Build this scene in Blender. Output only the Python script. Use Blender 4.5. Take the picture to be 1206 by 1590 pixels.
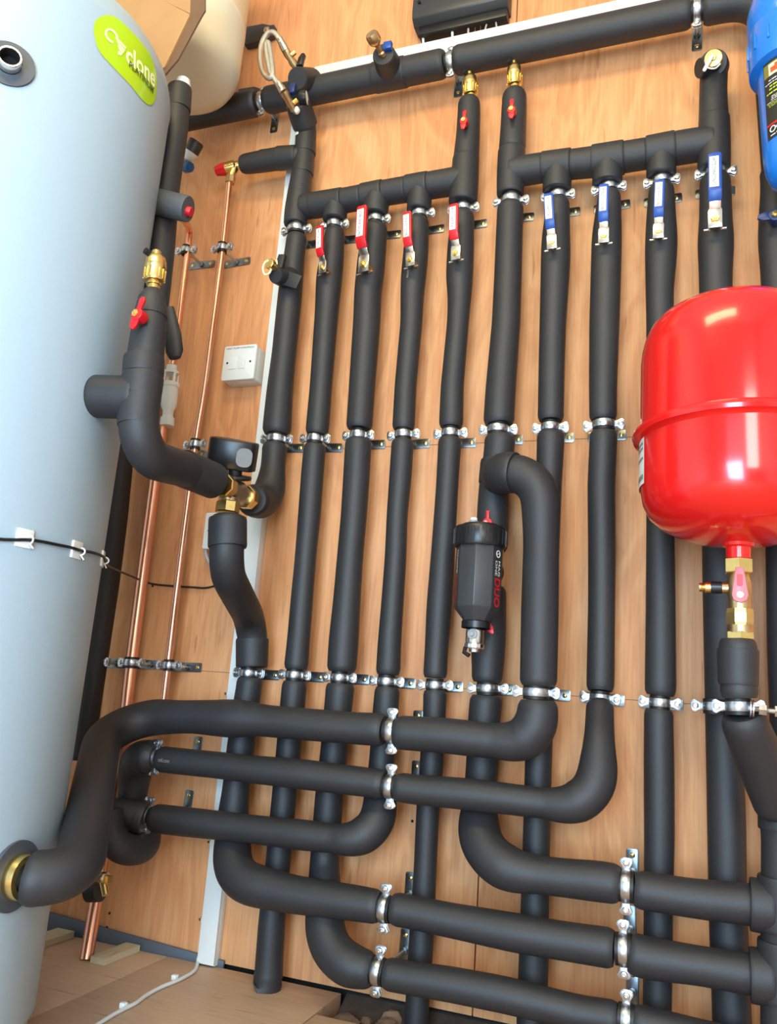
import bpy, bmesh, math, random
import numpy as np
from mathutils import Vector, Matrix
random.seed(4)
for o in list(bpy.data.objects): bpy.data.objects.remove(o)
SC = bpy.context.scene
COL = SC.collection
PI = math.pi

# ---------------------------------------------------------------- camera
YAW, PITCH, ROLL, FPX = math.radians(-20.97), math.radians(12.75), math.radians(4.23), 1270.0
PPX, PPY, WD = 603.0, 795.0, 1.6
CAM = np.array([0.0, -WD, 0.55])
def _rot():
    cy, sy, cp, sp, cr, sr = math.cos(YAW), math.sin(YAW), math.cos(PITCH), math.sin(PITCH), math.cos(ROLL), math.sin(ROLL)
    f = np.array([sy*cp, cy*cp, sp]); rt = np.array([cy, -sy, 0]); up = np.cross(rt, f)
    return cr*rt+sr*up, -sr*rt+cr*up, f
RT, UP, FW = _rot()
cam = bpy.data.cameras.new('camera'); camo = bpy.data.objects.new('camera', cam); COL.objects.link(camo)
cam.sensor_fit = 'VERTICAL'; cam.sensor_height = 36; cam.sensor_width = 36; cam.lens = FPX/1590*36; cam.clip_start = 0.05
camo.matrix_world = Matrix(((RT[0], UP[0], -FW[0], CAM[0]), (RT[1], UP[1], -FW[1], CAM[1]), (RT[2], UP[2], -FW[2], CAM[2]), (0, 0, 0, 1)))
SC.camera = camo

# ---------------------------------------------------------------- light
SC.view_settings.view_transform = 'Standard'; SC.view_settings.look = 'None'
SC.view_settings.gamma = 1.0; SC.view_settings.use_curve_mapping = False
SC.view_settings.exposure = -0.14
W = bpy.data.worlds.new('daylight'); SC.world = W; W.use_nodes = True
bg = W.node_tree.nodes['Background']; bg.inputs[0].default_value = (0.62, 0.80, 1.0, 1); bg.inputs[1].default_value = 2.6
def area_light(name, loc, target, sx, sy, power, color):
    l = bpy.data.lights.new(name, 'AREA'); l.shape = 'RECTANGLE'; l.size = sx; l.size_y = sy; l.energy = power; l.color = color
    o = bpy.data.objects.new(name, l); COL.objects.link(o); o.location = loc
    o.rotation_euler = (Vector(target)-Vector(loc)).to_track_quat('-Z', 'Y').to_euler(); return o
area_light('ceiling_panel_lamp', (-0.5, -1.75, 2.64), (-0.65, -0.1, 1.5), 1.2, 0.6, 46, (1.0, 0.80, 0.42))
area_light('doorway_daylight', (-0.15, -3.1, 0.62), (-1.0, -0.4, 0.1), 0.85, 1.2, 94, (0.47, 0.73, 1.0))
area_light('added_window_fill', (0.80, -3.1, 1.5), (-0.1, 0, 1.0), 0.6, 1.2, 36, (1.0, 0.92, 0.82))  # unseen window light, added as neutral fill from the right

# ---------------------------------------------------------------- helpers
def PX(px, py, d=0.0):
    r = RT*(px-PPX) - UP*(py-PPY) + FW*FPX
    return CAM + r*((WD-d)/r[1])
def FLOORPX(px, py, z=0.0):
    r = RT*(px-PPX) - UP*(py-PPY) + FW*FPX
    return CAM + r*((z-CAM[2])/r[2])
def V(p): return Vector((float(p[0]), float(p[1]), float(p[2])))
def lin(c): return tuple(((x/255)/12.92 if x/255 <= .04045 else ((x/255+.055)/1.055)**2.4) for x in c)
OFF = {}
class MB:
    def __init__(s): s.v = []; s.f = []; s.sm = []
    def add(s, vs, fs, smooth=True):
        n = len(s.v); s.v += [tuple(map(float, v)) for v in vs]; s.f += [tuple(i+n for i in f) for f in fs]; s.sm += [smooth]*len(fs); return s
    def tube(s, pts, rad, seg=20, cap=True, smooth=True, flat=1.0):
        P = [V(p) for p in pts]; n = len(P)
        if not hasattr(rad, '__len__'): rad = [rad]*n
        T = [(P[min(i+1, n-1)]-P[max(i-1, 0)]).normalized() for i in range(n)]
        a = Vector((0, 0, 1)) if abs(T[0].z) < .9 else Vector((1, 0, 0))
        u = (a-T[0]*a.dot(T[0])).normalized(); vs = []; fs = []
        for i in range(n):
            u = (u-T[i]*u.dot(T[i])).normalized(); w = T[i].cross(u)
            for k in range(seg):
                t = 2*PI*k/seg; vs.append(P[i]+(u*math.cos(t)+w*math.sin(t)*flat)*rad[i])
        for i in range(n-1):
            for k in range(seg):
                k2 = (k+1) % seg; fs.append((i*seg+k, i*seg+k2, (i+1)*seg+k2, (i+1)*seg+k))
        s.add(vs, fs, smooth)
        if cap:
            s.add(vs[:seg][::-1], [tuple(range(seg))], False); s.add(vs[-seg:], [tuple(range(seg))], False)
        return s
    def lathe(s, prof, org, axis, seg=32, smooth=True, closed=False, phase=0.0):
        ax = V(axis).normalized(); a = Vector((0, 0, 1)) if abs(ax.z) < .9 else Vector((1, 0, 0))
        u = (a-ax*a.dot(ax)).normalized(); w = ax.cross(u); o = V(org); vs = []; fs = []; n = len(prof)
        for r, h in prof:
            for k in range(seg):
                t = 2*PI*(k+.5)/seg+phase; vs.append(o+ax*h+(u*math.cos(t)+w*math.sin(t))*max(r, 1e-5))
        m = n if closed else n-1
        for i in range(m):
            j = (i+1) % n
            for k in range(seg):
                k2 = (k+1) % seg; fs.append((i*seg+k, i*seg+k2, j*seg+k2, j*seg+k))
        return s.add(vs, fs, smooth)
    def cyl(s, org, axis, r, h, seg=20, bev=0.0, smooth=False):
        p = [(0, 0), (r, 0), (r, h), (0, h)] if not bev else [(0, 0), (r-bev, 0), (r, bev), (r, h-bev), (r-bev, h), (0, h)]
        return s.lathe(p, org, axis, seg, smooth)
    def prism(s, poly, org, ux, uy, t):
        ux = V(ux).normalized(); uy = V(uy).normalized(); uz = ux.cross(uy); o = V(org); n = len(poly)
        vs = [o+ux*a+uy*b for a, b in poly]+[o+ux*a+uy*b+uz*t for a, b in poly]
        fs = [tuple(range(n))[::-1], tuple(range(n, 2*n))]+[(i, (i+1) % n, n+(i+1) % n, n+i) for i in range(n)]
        return s.add(vs, fs, False)
    def box(s, c, size, ux=(1, 0, 0), uy=(0, 1, 0)):
        a, b, h = size[0]/2, size[1]/2, size[2]/2; ux = V(ux).normalized(); uy = V(uy).normalized(); uz = ux.cross(uy)
        return s.prism([(-a, -b), (a, -b), (a, b), (-a, b)], V(c)-uz*h, ux, uy, 2*h)
    def ball(s, c, r, seg=16, sz=1.0):
        return s.lathe([(r*math.sin(PI*i/8), -r*sz*math.cos(PI*i/8)) for i in range(9)], c, (0, 0, 1), seg)
    def build(s, name, mat, parent=None, bevel=0.0, off=None):
        o0 = Vector((0, 0, 0))
        if parent is not None: o0 = OFF.get(parent.name, Vector((0, 0, 0)))
        elif off is not None: o0 = V(off)
        me = bpy.data.meshes.new(name); me.from_pydata([tuple(Vector(v)-o0) for v in s.v], [], s.f)
        me.polygons.foreach_set('use_smooth', s.sm); me.update()
        if bevel or True:
            bm = bmesh.new(); bm.from_mesh(me)
            bmesh.ops.remove_doubles(bm, verts=bm.verts, dist=1e-6)
            bmesh.ops.recalc_face_normals(bm, faces=bm.faces)
            if bevel:
                ed = [e for e in bm.edges if len(e.link_faces) == 2 and e.calc_face_angle(0) > .6]
                bmesh.ops.bevel(bm, geom=ed, offset=bevel, segments=2, affect='EDGES', profile=.5)
            for e in bm.edges:
                if len(e.link_faces) == 2 and e.calc_face_angle(0) > .62: e.smooth = False
            if bevel:
                for f in bm.faces: f.smooth = True
            bm.to_mesh(me); bm.free()
        o = bpy.data.objects.new(name, me); COL.objects.link(o); me.materials.append(mat)
        OFF[o.name] = o0
        if parent is not None: o.parent = parent
        elif off is not None: o.location = o0
        return o
def tag(o, label, cat, group=None):
    o['label'] = label; o['category'] = cat
    if group: o['group'] = group
    return o
def thing(name, label, cat, loc=(0, 0, 0), group=None):
    o = bpy.data.objects.new(name, None); COL.objects.link(o); o.location = V(loc); o.empty_display_size = .02
    OFF[o.name] = V(loc); return tag(o, label, cat, group)
def dup(root, M, label=None, group=None):
    r = root.copy(); COL.objects.link(r); r.matrix_world = M; OFF[r.name] = M.to_translation()
    if label: r['label'] = label
    if group: r['group'] = group
    for ch in root.children:
        c = ch.copy(); COL.objects.link(c); c.parent = r
        for g in ch.children:
            d = g.copy(); COL.objects.link(d); d.parent = c
    return r
def rrect(w, h, r, n=4):
    out = []
    for cx, cy, a0 in ((w/2-r, h/2-r, 0), (-w/2+r, h/2-r, 90), (-w/2+r, -h/2+r, 180), (w/2-r, -h/2+r, 270)):
        for i in range(n+1):
            a = math.radians(a0+90*i/n); out.append((cx+r*math.cos(a), cy+r*math.sin(a)))
    return out
def text_mesh(s, size, align='CENTER', bold=0.0, depth=0.0):
    cu = bpy.data.curves.new('lettering', 'FONT'); cu.body = s; cu.size = size; cu.align_x = align; cu.align_y = 'CENTER'
    cu.offset = bold; cu.extrude = depth; cu.resolution_u = 3
    ob = bpy.data.objects.new('lettering', cu); COL.objects.link(ob); dg = bpy.context.evaluated_depsgraph_get()
    dg.update(); me = bpy.data.meshes.new_from_object(ob.evaluated_get(dg)); vs = [v.co.copy() for v in me.vertices]; fs = [tuple(p.vertices) for p in me.polygons]
    bpy.data.objects.remove(ob); return vs, fs
def lettering(s, size, org, ux, uy, mat, parent, bold=0.0, width=None, name='lettering', fn=None):
    vs, fs = text_mesh(s, size, bold=bold); ux = V(ux).normalized(); uy = V(uy).normalized()
    k = 1.0
    if width:
        w = max(v.x for v in vs)-min(v.x for v in vs); k = width/w
    m = MB(); m.add([(fn(v.x*k, v.y) if fn else V(org)+ux*v.x*k+uy*v.y) for v in vs], fs, False)
    return m.build(name, mat, parent)

# ---------------------------------------------------------------- materials
def mat(name, rgb, rough=.5, metal=0.0, var=0.0, vscale=40, bump=0.0, bscale=300, coat=0.0, spec=.5, stretch=(1, 1, 1)):
    m = bpy.data.materials.new(name); m.use_nodes = True; nt = m.node_tree; b = nt.nodes['Principled BSDF']
    c = lin(rgb); b.inputs['Base Color'].default_value = (*c, 1); b.inputs['Roughness'].default_value = rough; b.inputs['Metallic'].default_value = metal
    b.inputs['Coat Weight'].default_value = coat; b.inputs['Coat Roughness'].default_value = .08; b.inputs['Specular IOR Level'].default_value = spec
    tc = nt.nodes.new('ShaderNodeTexCoord'); mp = nt.nodes.new('ShaderNodeMapping'); mp.inputs['Scale'].default_value = stretch
    nt.links.new(tc.outputs['Object'], mp.inputs['Vector'])
    if var:
        n = nt.nodes.new('ShaderNodeTexNoise'); n.inputs['Scale'].default_value = vscale; n.inputs['Detail'].default_value = 5
        nt.links.new(mp.outputs[0], n.inputs['Vector'])
        r = nt.nodes.new('ShaderNodeValToRGB'); r.color_ramp.elements[0].position = .3; r.color_ramp.elements[1].position = .7
        r.color_ramp.elements[0].color = (*[x*(1-var) for x in c], 1); r.color_ramp.elements[1].color = (*[min(1, x*(1+var)) for x in c], 1)
        nt.links.new(n.outputs['Fac'], r.inputs[0]); nt.links.new(r.outputs[0], b.inputs['Base Color'])
    if bump:
        n2 = nt.nodes.new('ShaderNodeTexNoise'); n2.inputs['Scale'].default_value = bscale; n2.inputs['Detail'].default_value = 3
        nt.links.new(mp.outputs[0], n2.inputs['Vector']); bp = nt.nodes.new('ShaderNodeBump'); bp.inputs['Strength'].default_value = bump; bp.inputs['Distance'].default_value = .002
        nt.links.new(n2.outputs['Fac'], bp.inputs['Height']); nt.links.new(bp.outputs[0], b.inputs['Normal'])
    return m
def wood(name, c1, c2, c3, axis=2, rough=.55, sc=1.0, ring=.5):
    m = bpy.data.materials.new(name); m.use_nodes = True; nt = m.node_tree; b = nt.nodes['Principled BSDF']; L = nt.links.new
    tc = nt.nodes.new('ShaderNodeTexCoord')
    def noise(scl, scale, det, dist=0.0):
        mp = nt.nodes.new('ShaderNodeMapping'); mp.inputs['Scale'].default_value = scl; L(tc.outputs['Object'], mp.inputs[0])
        n = nt.nodes.new('ShaderNodeTexNoise'); n.inputs['Scale'].default_value = scale; n.inputs['Detail'].default_value = det; n.inputs['Distortion'].default_value = dist
        L(mp.outputs[0], n.inputs['Vector']); return n
    st = [1, 1, 1]; st[axis] = .05
    st2 = [1, 1, 1]; st2[axis] = .22
    fine = noise(st, 190*sc, 6); band = noise(st2, 6*sc, 4, 1.2); blot = noise((1, 1, .6), 2.2*sc, 3)
    # ring figure: sine of the broad noise
    mu = nt.nodes.new('ShaderNodeMath'); mu.operation = 'MULTIPLY'; mu.inputs[1].default_value = 42; L(band.outputs['Fac'], mu.inputs[0])
    si = nt.nodes.new('ShaderNodeMath'); si.operation = 'SINE'; L(mu.outputs[0], si.inputs[0])
    s2 = nt.nodes.new('ShaderNodeMath'); s2.operation = 'MULTIPLY_ADD'; s2.inputs[1].default_value = .10*ring; s2.inputs[2].default_value = 0; L(si.outputs[0], s2.inputs[0])
    a = nt.nodes.new('ShaderNodeMath'); a.operation = 'MULTIPLY_ADD'; a.inputs[1].default_value = .5; L(fine.outputs['Fac'], a.inputs[0]); L(s2.outputs[0], a.inputs[2])
    a2 = nt.nodes.new('ShaderNodeMath'); a2.operation = 'MULTIPLY_ADD'; a2.inputs[1].default_value = .6; L(blot.outputs['Fac'], a2.inputs[0]); L(a.outputs[0], a2.inputs[2])
    r = nt.nodes.new('ShaderNodeValToRGB'); e = r.color_ramp.elements; e[0].position = .36; e[1].position = .84; e[0].color = (*lin(c1), 1); e[1].color = (*lin(c3), 1)
    k = e.new(.6); k.color = (*lin(c2), 1)
    L(a2.outputs[0], r.inputs[0])
    # small dark flecks along the grain
    st3 = [1, 1, 1]; st3[axis] = .12
    fl = noise(st3, 60*sc, 2); rr = nt.nodes.new('ShaderNodeValToRGB'); rr.color_ramp.elements[0].position = .27; rr.color_ramp.elements[1].position = .34
    rr.color_ramp.elements[0].color = (.55, .5, .45, 1); rr.color_ramp.elements[1].color = (1, 1, 1, 1); L(fl.outputs['Fac'], rr.inputs[0])
    mx = nt.nodes.new('ShaderNodeMix'); mx.data_type = 'RGBA'; mx.blend_type = 'MULTIPLY'; mx.inputs[0].default_value = .6
    L(r.outputs[0], mx.inputs[6]); L(rr.outputs[0], mx.inputs[7]); L(mx.outputs[2], b.inputs['Base Color'])
    b.inputs['Roughness'].default_value = rough; b.inputs['Specular IOR Level'].default_value = .35
    bp = nt.nodes.new('ShaderNodeBump'); bp.inputs['Strength'].default_value = .15; bp.inputs['Distance'].default_value = .001; L(fine.outputs['Fac'], bp.inputs['Height']); L(bp.outputs[0], b.inputs['Normal'])
    return m
M = dict(
    ply=wood('plywood_orange', (202, 136, 88), (222, 158, 106), (233, 176, 126), ring=.8),
    plyfloor=wood('plywood_floor', (200, 168, 140), (216, 186, 158), (226, 198, 172), axis=0, ring=.3),
    batten=wood('pale_batten', (190, 180, 150), (205, 196, 168), (215, 208, 184), axis=1, ring=.2),
    ceil=mat('white_painted_board', (206, 208, 206), .8, var=.04),
    foam=mat('black_rubber_foam', (40, 40, 42), .52, bump=.25, bscale=900, var=.08, vscale=25, spec=.55),
    foamtee=mat('grey_foam_tee', (84, 86, 88), .6, bump=.2, bscale=700, spec=.4),
    foamtape=mat('black_foam_tape', (40, 41, 43), .5, bump=.35, bscale=350, spec=.5),
    zinc=mat('zinc_plated_steel', (196, 202, 208), .3, 1.0, var=.12, vscale=120),
    plate=mat('zinc_rail_plate', (126, 132, 134), .32, 1.0, var=.15, vscale=90),
    steel=mat('bright_steel', (226, 224, 220), .22, 1.0),
    rubber=mat('clamp_rubber', (20, 20, 20), .5),
    copper=mat('copper', (236, 172, 142), .3, 1.0, var=.15, vscale=30, stretch=(1, 1, .2)),
    brass=mat('brass', (240, 208, 132), .26, 1.0, var=.1, vscale=70),
    dbrass=mat('dull_brass', (208, 178, 132), .32, 1.0, var=.2, vscale=60),
    nickel=mat('nickel_casting', (196, 184, 164), .34, 1.0, bump=.2, bscale=500),
    hose=mat('braided_steel_hose', (206, 202, 190), .3, 1.0, bump=.8, bscale=900),
    red=mat('red_enamel', (226, 24, 22), .2, coat=.5),
    redplastic=mat('red_grip', (206, 22, 34), .4),
    pinkplastic=mat('faded_red_handle', (206, 120, 126), .4),
    blueplastic=mat('blue_grip', (24, 72, 156), .38),
    bluecap=mat('blue_cap', (16, 84, 140), .4),
    bluefilter=mat('blue_filter_plastic', (18, 122, 222), .3, coat=.3),
    navy=mat('navy_plastic', (18, 44, 96), .4),
    maroon=mat('maroon_band', (120, 30, 32), .4),
    white=mat('white_plastic', (226, 228, 222), .4),
    label=mat('white_label', (238, 238, 232), .5),
    ink=mat('black_ink', (24, 24, 24), .6),
    greyink=mat('faded_grey_print', (140, 140, 128), .6),
    cream=mat('cream_tank_paint', (228, 222, 196), .35, coat=.2),
    cyl=mat('cylinder_paint', (164, 184, 195), .42, bump=.12, bscale=700, spec=.5),
    collar=mat('grey_collar', (70, 76, 84), .5),
    green=mat('lime_label', (176, 216, 8), .25, coat=.4),
    paleprint=mat('pale_yellow_print', (244, 250, 190), .4),
    darkprint=mat('dark_green_print', (58, 70, 12), .5),
    card=mat('cardboard', (176, 134, 88), .7, var=.06, vscale=14),
    cardshade=mat('cardboard_shaded', (112, 82, 58), .8, var=.08, vscale=20),  # darker copy of the cardboard, shade of the side face painted in
    blackplastic=mat('black_plastic', (24, 24, 26), .35),
    satinblack=mat('satin_black', (52, 53, 55), .38),
    grey=mat('grey_plastic', (150, 152, 154), .4),
    lens=mat('smoked_window', (120, 126, 128), .2, coat=.5),
    cable=mat('black_cable', (16, 18, 22), .45),
    greycable=mat('grey_cable', (170, 172, 172), .5),
    whitecable=mat('white_cable', (218, 220, 216), .45),
    dark=mat('dark_void', (14, 13, 12), .9),
    membrane=mat('grey_membrane', (84, 92, 102), .5, bump=.3, bscale=60),
    stone=mat('broken_stone', (140, 112, 86), .9, var=.3, vscale=22, bump=.7, bscale=60),
    earth=mat('dark_soil', (74, 60, 48), .95, var=.3, vscale=30, bump=.8, bscale=80),
    pencil=mat('pencil_line', (128, 92, 70), .8),
    filterlabel=mat('charcoal_label', (40, 38, 36), .4),
    limeprint=mat('lime_print', (186, 206, 60), .5), orangeprint=mat('orange_print', (226, 84, 34), .5), olive=mat('olive_print', (128, 120, 44), .5),
    ground=mat('outdoor_gravel', (150, 146, 140), .9, var=.15, vscale=8),
)

# ---------------------------------------------------------------- setting
def structure(o): o['kind'] = 'structure'; return o
def slab(name, m, x0, x1, y0, y1, z0, z1, parent=None, bevel=0.0):
    b = MB(); b.box(((x0+x1)/2, (y0+y1)/2, (z0+z1)/2), (x1-x0, y1-y0, z1-z0)); return b.build(name, M[m], parent, bevel)
wall_back = structure(slab('wall_back', 'dark', -1.8, 1.35, .0185, .12, -.25, 2.7))
XS = -.381
slab('panel', 'ply', -1.8, XS-.0012, 0, .018, .004, 2.7, wall_back, .0008)
slab('panel', 'ply', XS+.0012, 1.35, 0, .018, .004, 2.7, wall_back, .0008)
for row, xs in ((1064, (-1.0, .25)),):
    pass
wall_left = structure(slab('wall_left', 'ceil', -1.92, -1.8, -3.2, .12, -.25, 2.7))
wall_right = structure(slab('wall_right', 'ceil', 1.35, 1.47, -3.2, .12, -.25, 2.7))
for x0_, x1_, z0_, z1_ in ((-1.92, -.60, -.25, 2.7), (.30, .45, -.25, 2.7), (1.15, 1.47, -.25, 2.7), (.45, 1.15, -.25, .85), (.45, 1.15, 2.15, 2.7), (-.60, .30, 2.0, 2.7)):
    structure(slab('wall_front', 'ceil', x0_, x1_, -3.32, -3.2, z0_, z1_))  # right-hand window opening is added to go with the fill light
ceiling = structure(slab('ceiling', 'ceil', -1.92, 1.47, -3.2, .12, 2.7, 2.8))
floor = structure(slab('floor', 'earth', -1.8, 1.35, -3.2, .0185, -.2, -.034))
slab('board', 'plyfloor', -1.8, -1.0215, -3.2, -.012, -.0335, 0, floor, .001)
slab('board', 'plyfloor', -1.0195, -.632, -3.2, -.012, -.0335, 0, floor, .001)
slab('board', 'plyfloor', -.629, 1.35, -3.2, -.131, -.0335, 0, floor, .001)
tag(slab('outdoor_ground', 'ground', -9, 9, -14, -3.2, -.3, -.2), 'pale gravel ground outside the open front of the shed', 'ground')
bpy.data.objects['outdoor_ground']['kind'] = 'structure'
# membrane strip at the wall foot
mb = MB(); pts = [PX(70, 1436, .012), PX(160, 1466, .012), PX(250, 1484, .012), PX(345, 1505, .012)]
x0, x1 = pts[0][0], pts[-1][0]
mb.prism([(x0, -.004), (x1, -.004), (x1, .012), (x0, .036)], (0, -.004, 0), (1, 0, 0), (0, 0, 1), .006)
structure(mb.build('trim_1', M['membrane'], bevel=.001))
slab('batten', 'batten', -1.30, -1.255, -.16, -.02, 0.0005, .013, floor)
slab('batten', 'batten', -1.12, -1.085, -.13, -.02, 0.0005, .013, floor)
mb = MB(); mb.prism([(0, -.034), (-.05, -.034), (-.03, -.020), (-.006, -.006), (0, -.005)], (-.63, .0175, 0), (0, 1, 0), (0, 0, 1), 1.98); mb.build('soil_bank', M['earth'], floor)
for i in range(56):
    x = random.uniform(-.6, .45) if i > 14 else random.uniform(-.6, -.36); y = random.uniform(-.112, -.008); s = random.uniform(.010, .030)
    bm = MB(); n = 7; bm.lathe([(s*math.sin(PI*k/4)*random.uniform(.75, 1.1), -s*.6*math.cos(PI*k/4)) for k in range(5)], (x, y, -.034+s*.25), (random.uniform(-.4, .4), random.uniform(-.4, .4), 1), n, False)
    bm.build('stone', M['stone'], floor)
# joints and pencil line scribed on the panels
mb = MB(); z = PX(690, 690, 0)[2]; mb.box((-.45, -.0002, z), (1.3, .0006, .0012)); mb.build('pencil_line', M['pencil'], wall_back)
mb = MB(); z = PX(940, 1084, 0)[2]; mb.box((-.3, -.0002, z), (1.7, .0006, .0012)); mb.build('pencil_line', M['pencil'], wall_back)
for px, py in ((318, 715//1+0), (237, 910), (610, 920), (640, 1275), (170, 1418), (166, 1440)):
    p = PX(px, py, 0); mb = MB(); mb.cyl((p[0], .0005, p[2]), (0, -1, 0), .0028, .0012, 10); mb.build('nail_head', M['dark'], wall_back)

# ---------------------------------------------------------------- insulated pipes
def ctrl(e):
    k = e[0]
    if k == 'v':
        _, y, a, b, d = e; A = PX(a, y, d); B = PX(b, y, d); c = (A+B)/2
        az = math.atan2(c[0]-CAM[0], c[1]-CAM[1]); return c, abs(B[0]-A[0])/2*math.cos(az), 0
    if k == 'h':
        _, x, a, b, d = e; A = PX(x, a, d); B = PX(x, b, d); c = (A+B)/2
        el = math.atan2(c[2]-CAM[2], c[1]-CAM[1]); return c, abs(B[2]-A[2])/2*math.cos(el), 0
    if k == 'c':   # corner: px, py, d, r, fillet
        return PX(e[1], e[2], e[3]), e[4], e[5]
    if k == 'w':   # world point, r, fillet
        return np.array(e[1], float), e[2], e[3]
def sample(ents, step=.006):
    C = [ctrl(e) for e in ents]; P = []; R = []
    def put(p, r):
        P.append(np.array(p, float)); R.append(r)
    for i, (p, r, fl) in enumerate(C):
        if fl <= 0 or i in (0, len(C)-1): put(p, r); continue
        a = C[i-1][0]-p; b = C[i+1][0]-p; la, lb = np.linalg.norm(a), np.linalg.norm(b); a = a/la; b = b/lb
        ang = math.acos(max(-1, min(1, a@b))); t = fl/math.tan(ang/2); t = min(t, la*.95, lb*.95); rr = t*math.tan(ang/2)
        bis = (a+b)/np.linalg.norm(a+b); cen = p+bis*rr/math.sin(ang/2); s0 = p+a*t-cen; s1 = p+b*t-cen; tot = PI-ang; n = max(6, int(tot*rr/step))
        for k in range(n+1):
            f = k/n; q = (s0*math.sin((1-f)*tot)+s1*math.sin(f*tot))/math.sin(tot); put(cen+q, r)
    P = np.array(P); R = np.array(R); L = np.r_[0, np.cumsum(np.linalg.norm(np.diff(P, axis=0), axis=1))]
    keep = np.r_[True, np.diff(L) > 1e-6]; P, R, L = P[keep], R[keep], L[keep]
    n = max(4, int(L[-1]/step)); S = np.linspace(0, L[-1], n+1)
    Q = np.array([np.interp(S, L, P[:, k]) for k in range(3)]).T; RR = np.interp(S, L, R)
    def sm(a, w=5):
        if len(a) < 2*w+2: return a
        b = a.copy(); k = np.ones(2*w+1)/(2*w+1); b[w:-w] = np.convolve(a, k, 'valid'); return b
    for k in range(3): Q[:, k] = sm(Q[:, k], 3)
    return Q, sm(RR, 4), S
def rounded(mb, P, R, rs=.012, re=.012, drop=.14, seg=26):
    L = np.r_[0, np.cumsum(np.linalg.norm(np.diff(P, axis=0), axis=1))]; T = L[-1]; R = np.array(R, float).copy()
    def prof(s, w): return 1-drop*max(0, 1-s/w)**2 if w > 0 else 1
    # finer end rings
    S = np.unique(np.r_[0, .002, .005, .009, L[(L > .012) & (L < T-.012)], T-.009, T-.005, T-.002, T]); S = S[(S >= 0) & (S <= T)]
    Q = np.array([np.interp(S, L, P[:, k]) for k in range(3)]).T; RR = np.interp(S, L, R)
    RR = [r*prof(s, rs)*prof(T-s, re) for r, s in zip(RR, S)]
    mb.tube(Q, RR, seg); return mb
def run(parent, ents, cuts=(), gap=.011, name='insulation', m='foam', drop=.14, step=.006):
    Q, R, S = sample(ents, step); marks = []
    for c in cuts:
        p = PX(*c) if len(c) == 3 and not isinstance(c, np.ndarray) else np.array(c)
        marks.append(S[np.argmin(np.linalg.norm(Q-p, axis=1))])
    edges = [S[0]-gap]+sorted(marks)+[S[-1]+gap]; out = []
    for a, b in zip(edges[:-1], edges[1:]):
        k = (S >= a+gap-1e-9) & (S <= b-gap+1e-9)
        if k.sum() < 3: continue
        mb = MB(); rounded(mb, Q[k], R[k], drop=drop); out.append(mb.build(name, M[m], parent))
    return out
GP = 'black insulated pipes on the wall'
def pipe(label, ents, cuts=(), m='foam', name='insulated_pipe', group=GP, base=None, drop=.14):
    p = ctrl(ents[-1])[0] if base is None else base
    t = thing(name, label, 'pipe', p, group); run(t, ents, cuts, m=m, drop=drop); return t
DV = .068
def vv(rows, d=DV): return [('v', y, a, b, d) for y, a, b in rows]
def hh(rows, d): return [('h', x, a, b, d) for x, a, b in rows]

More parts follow.
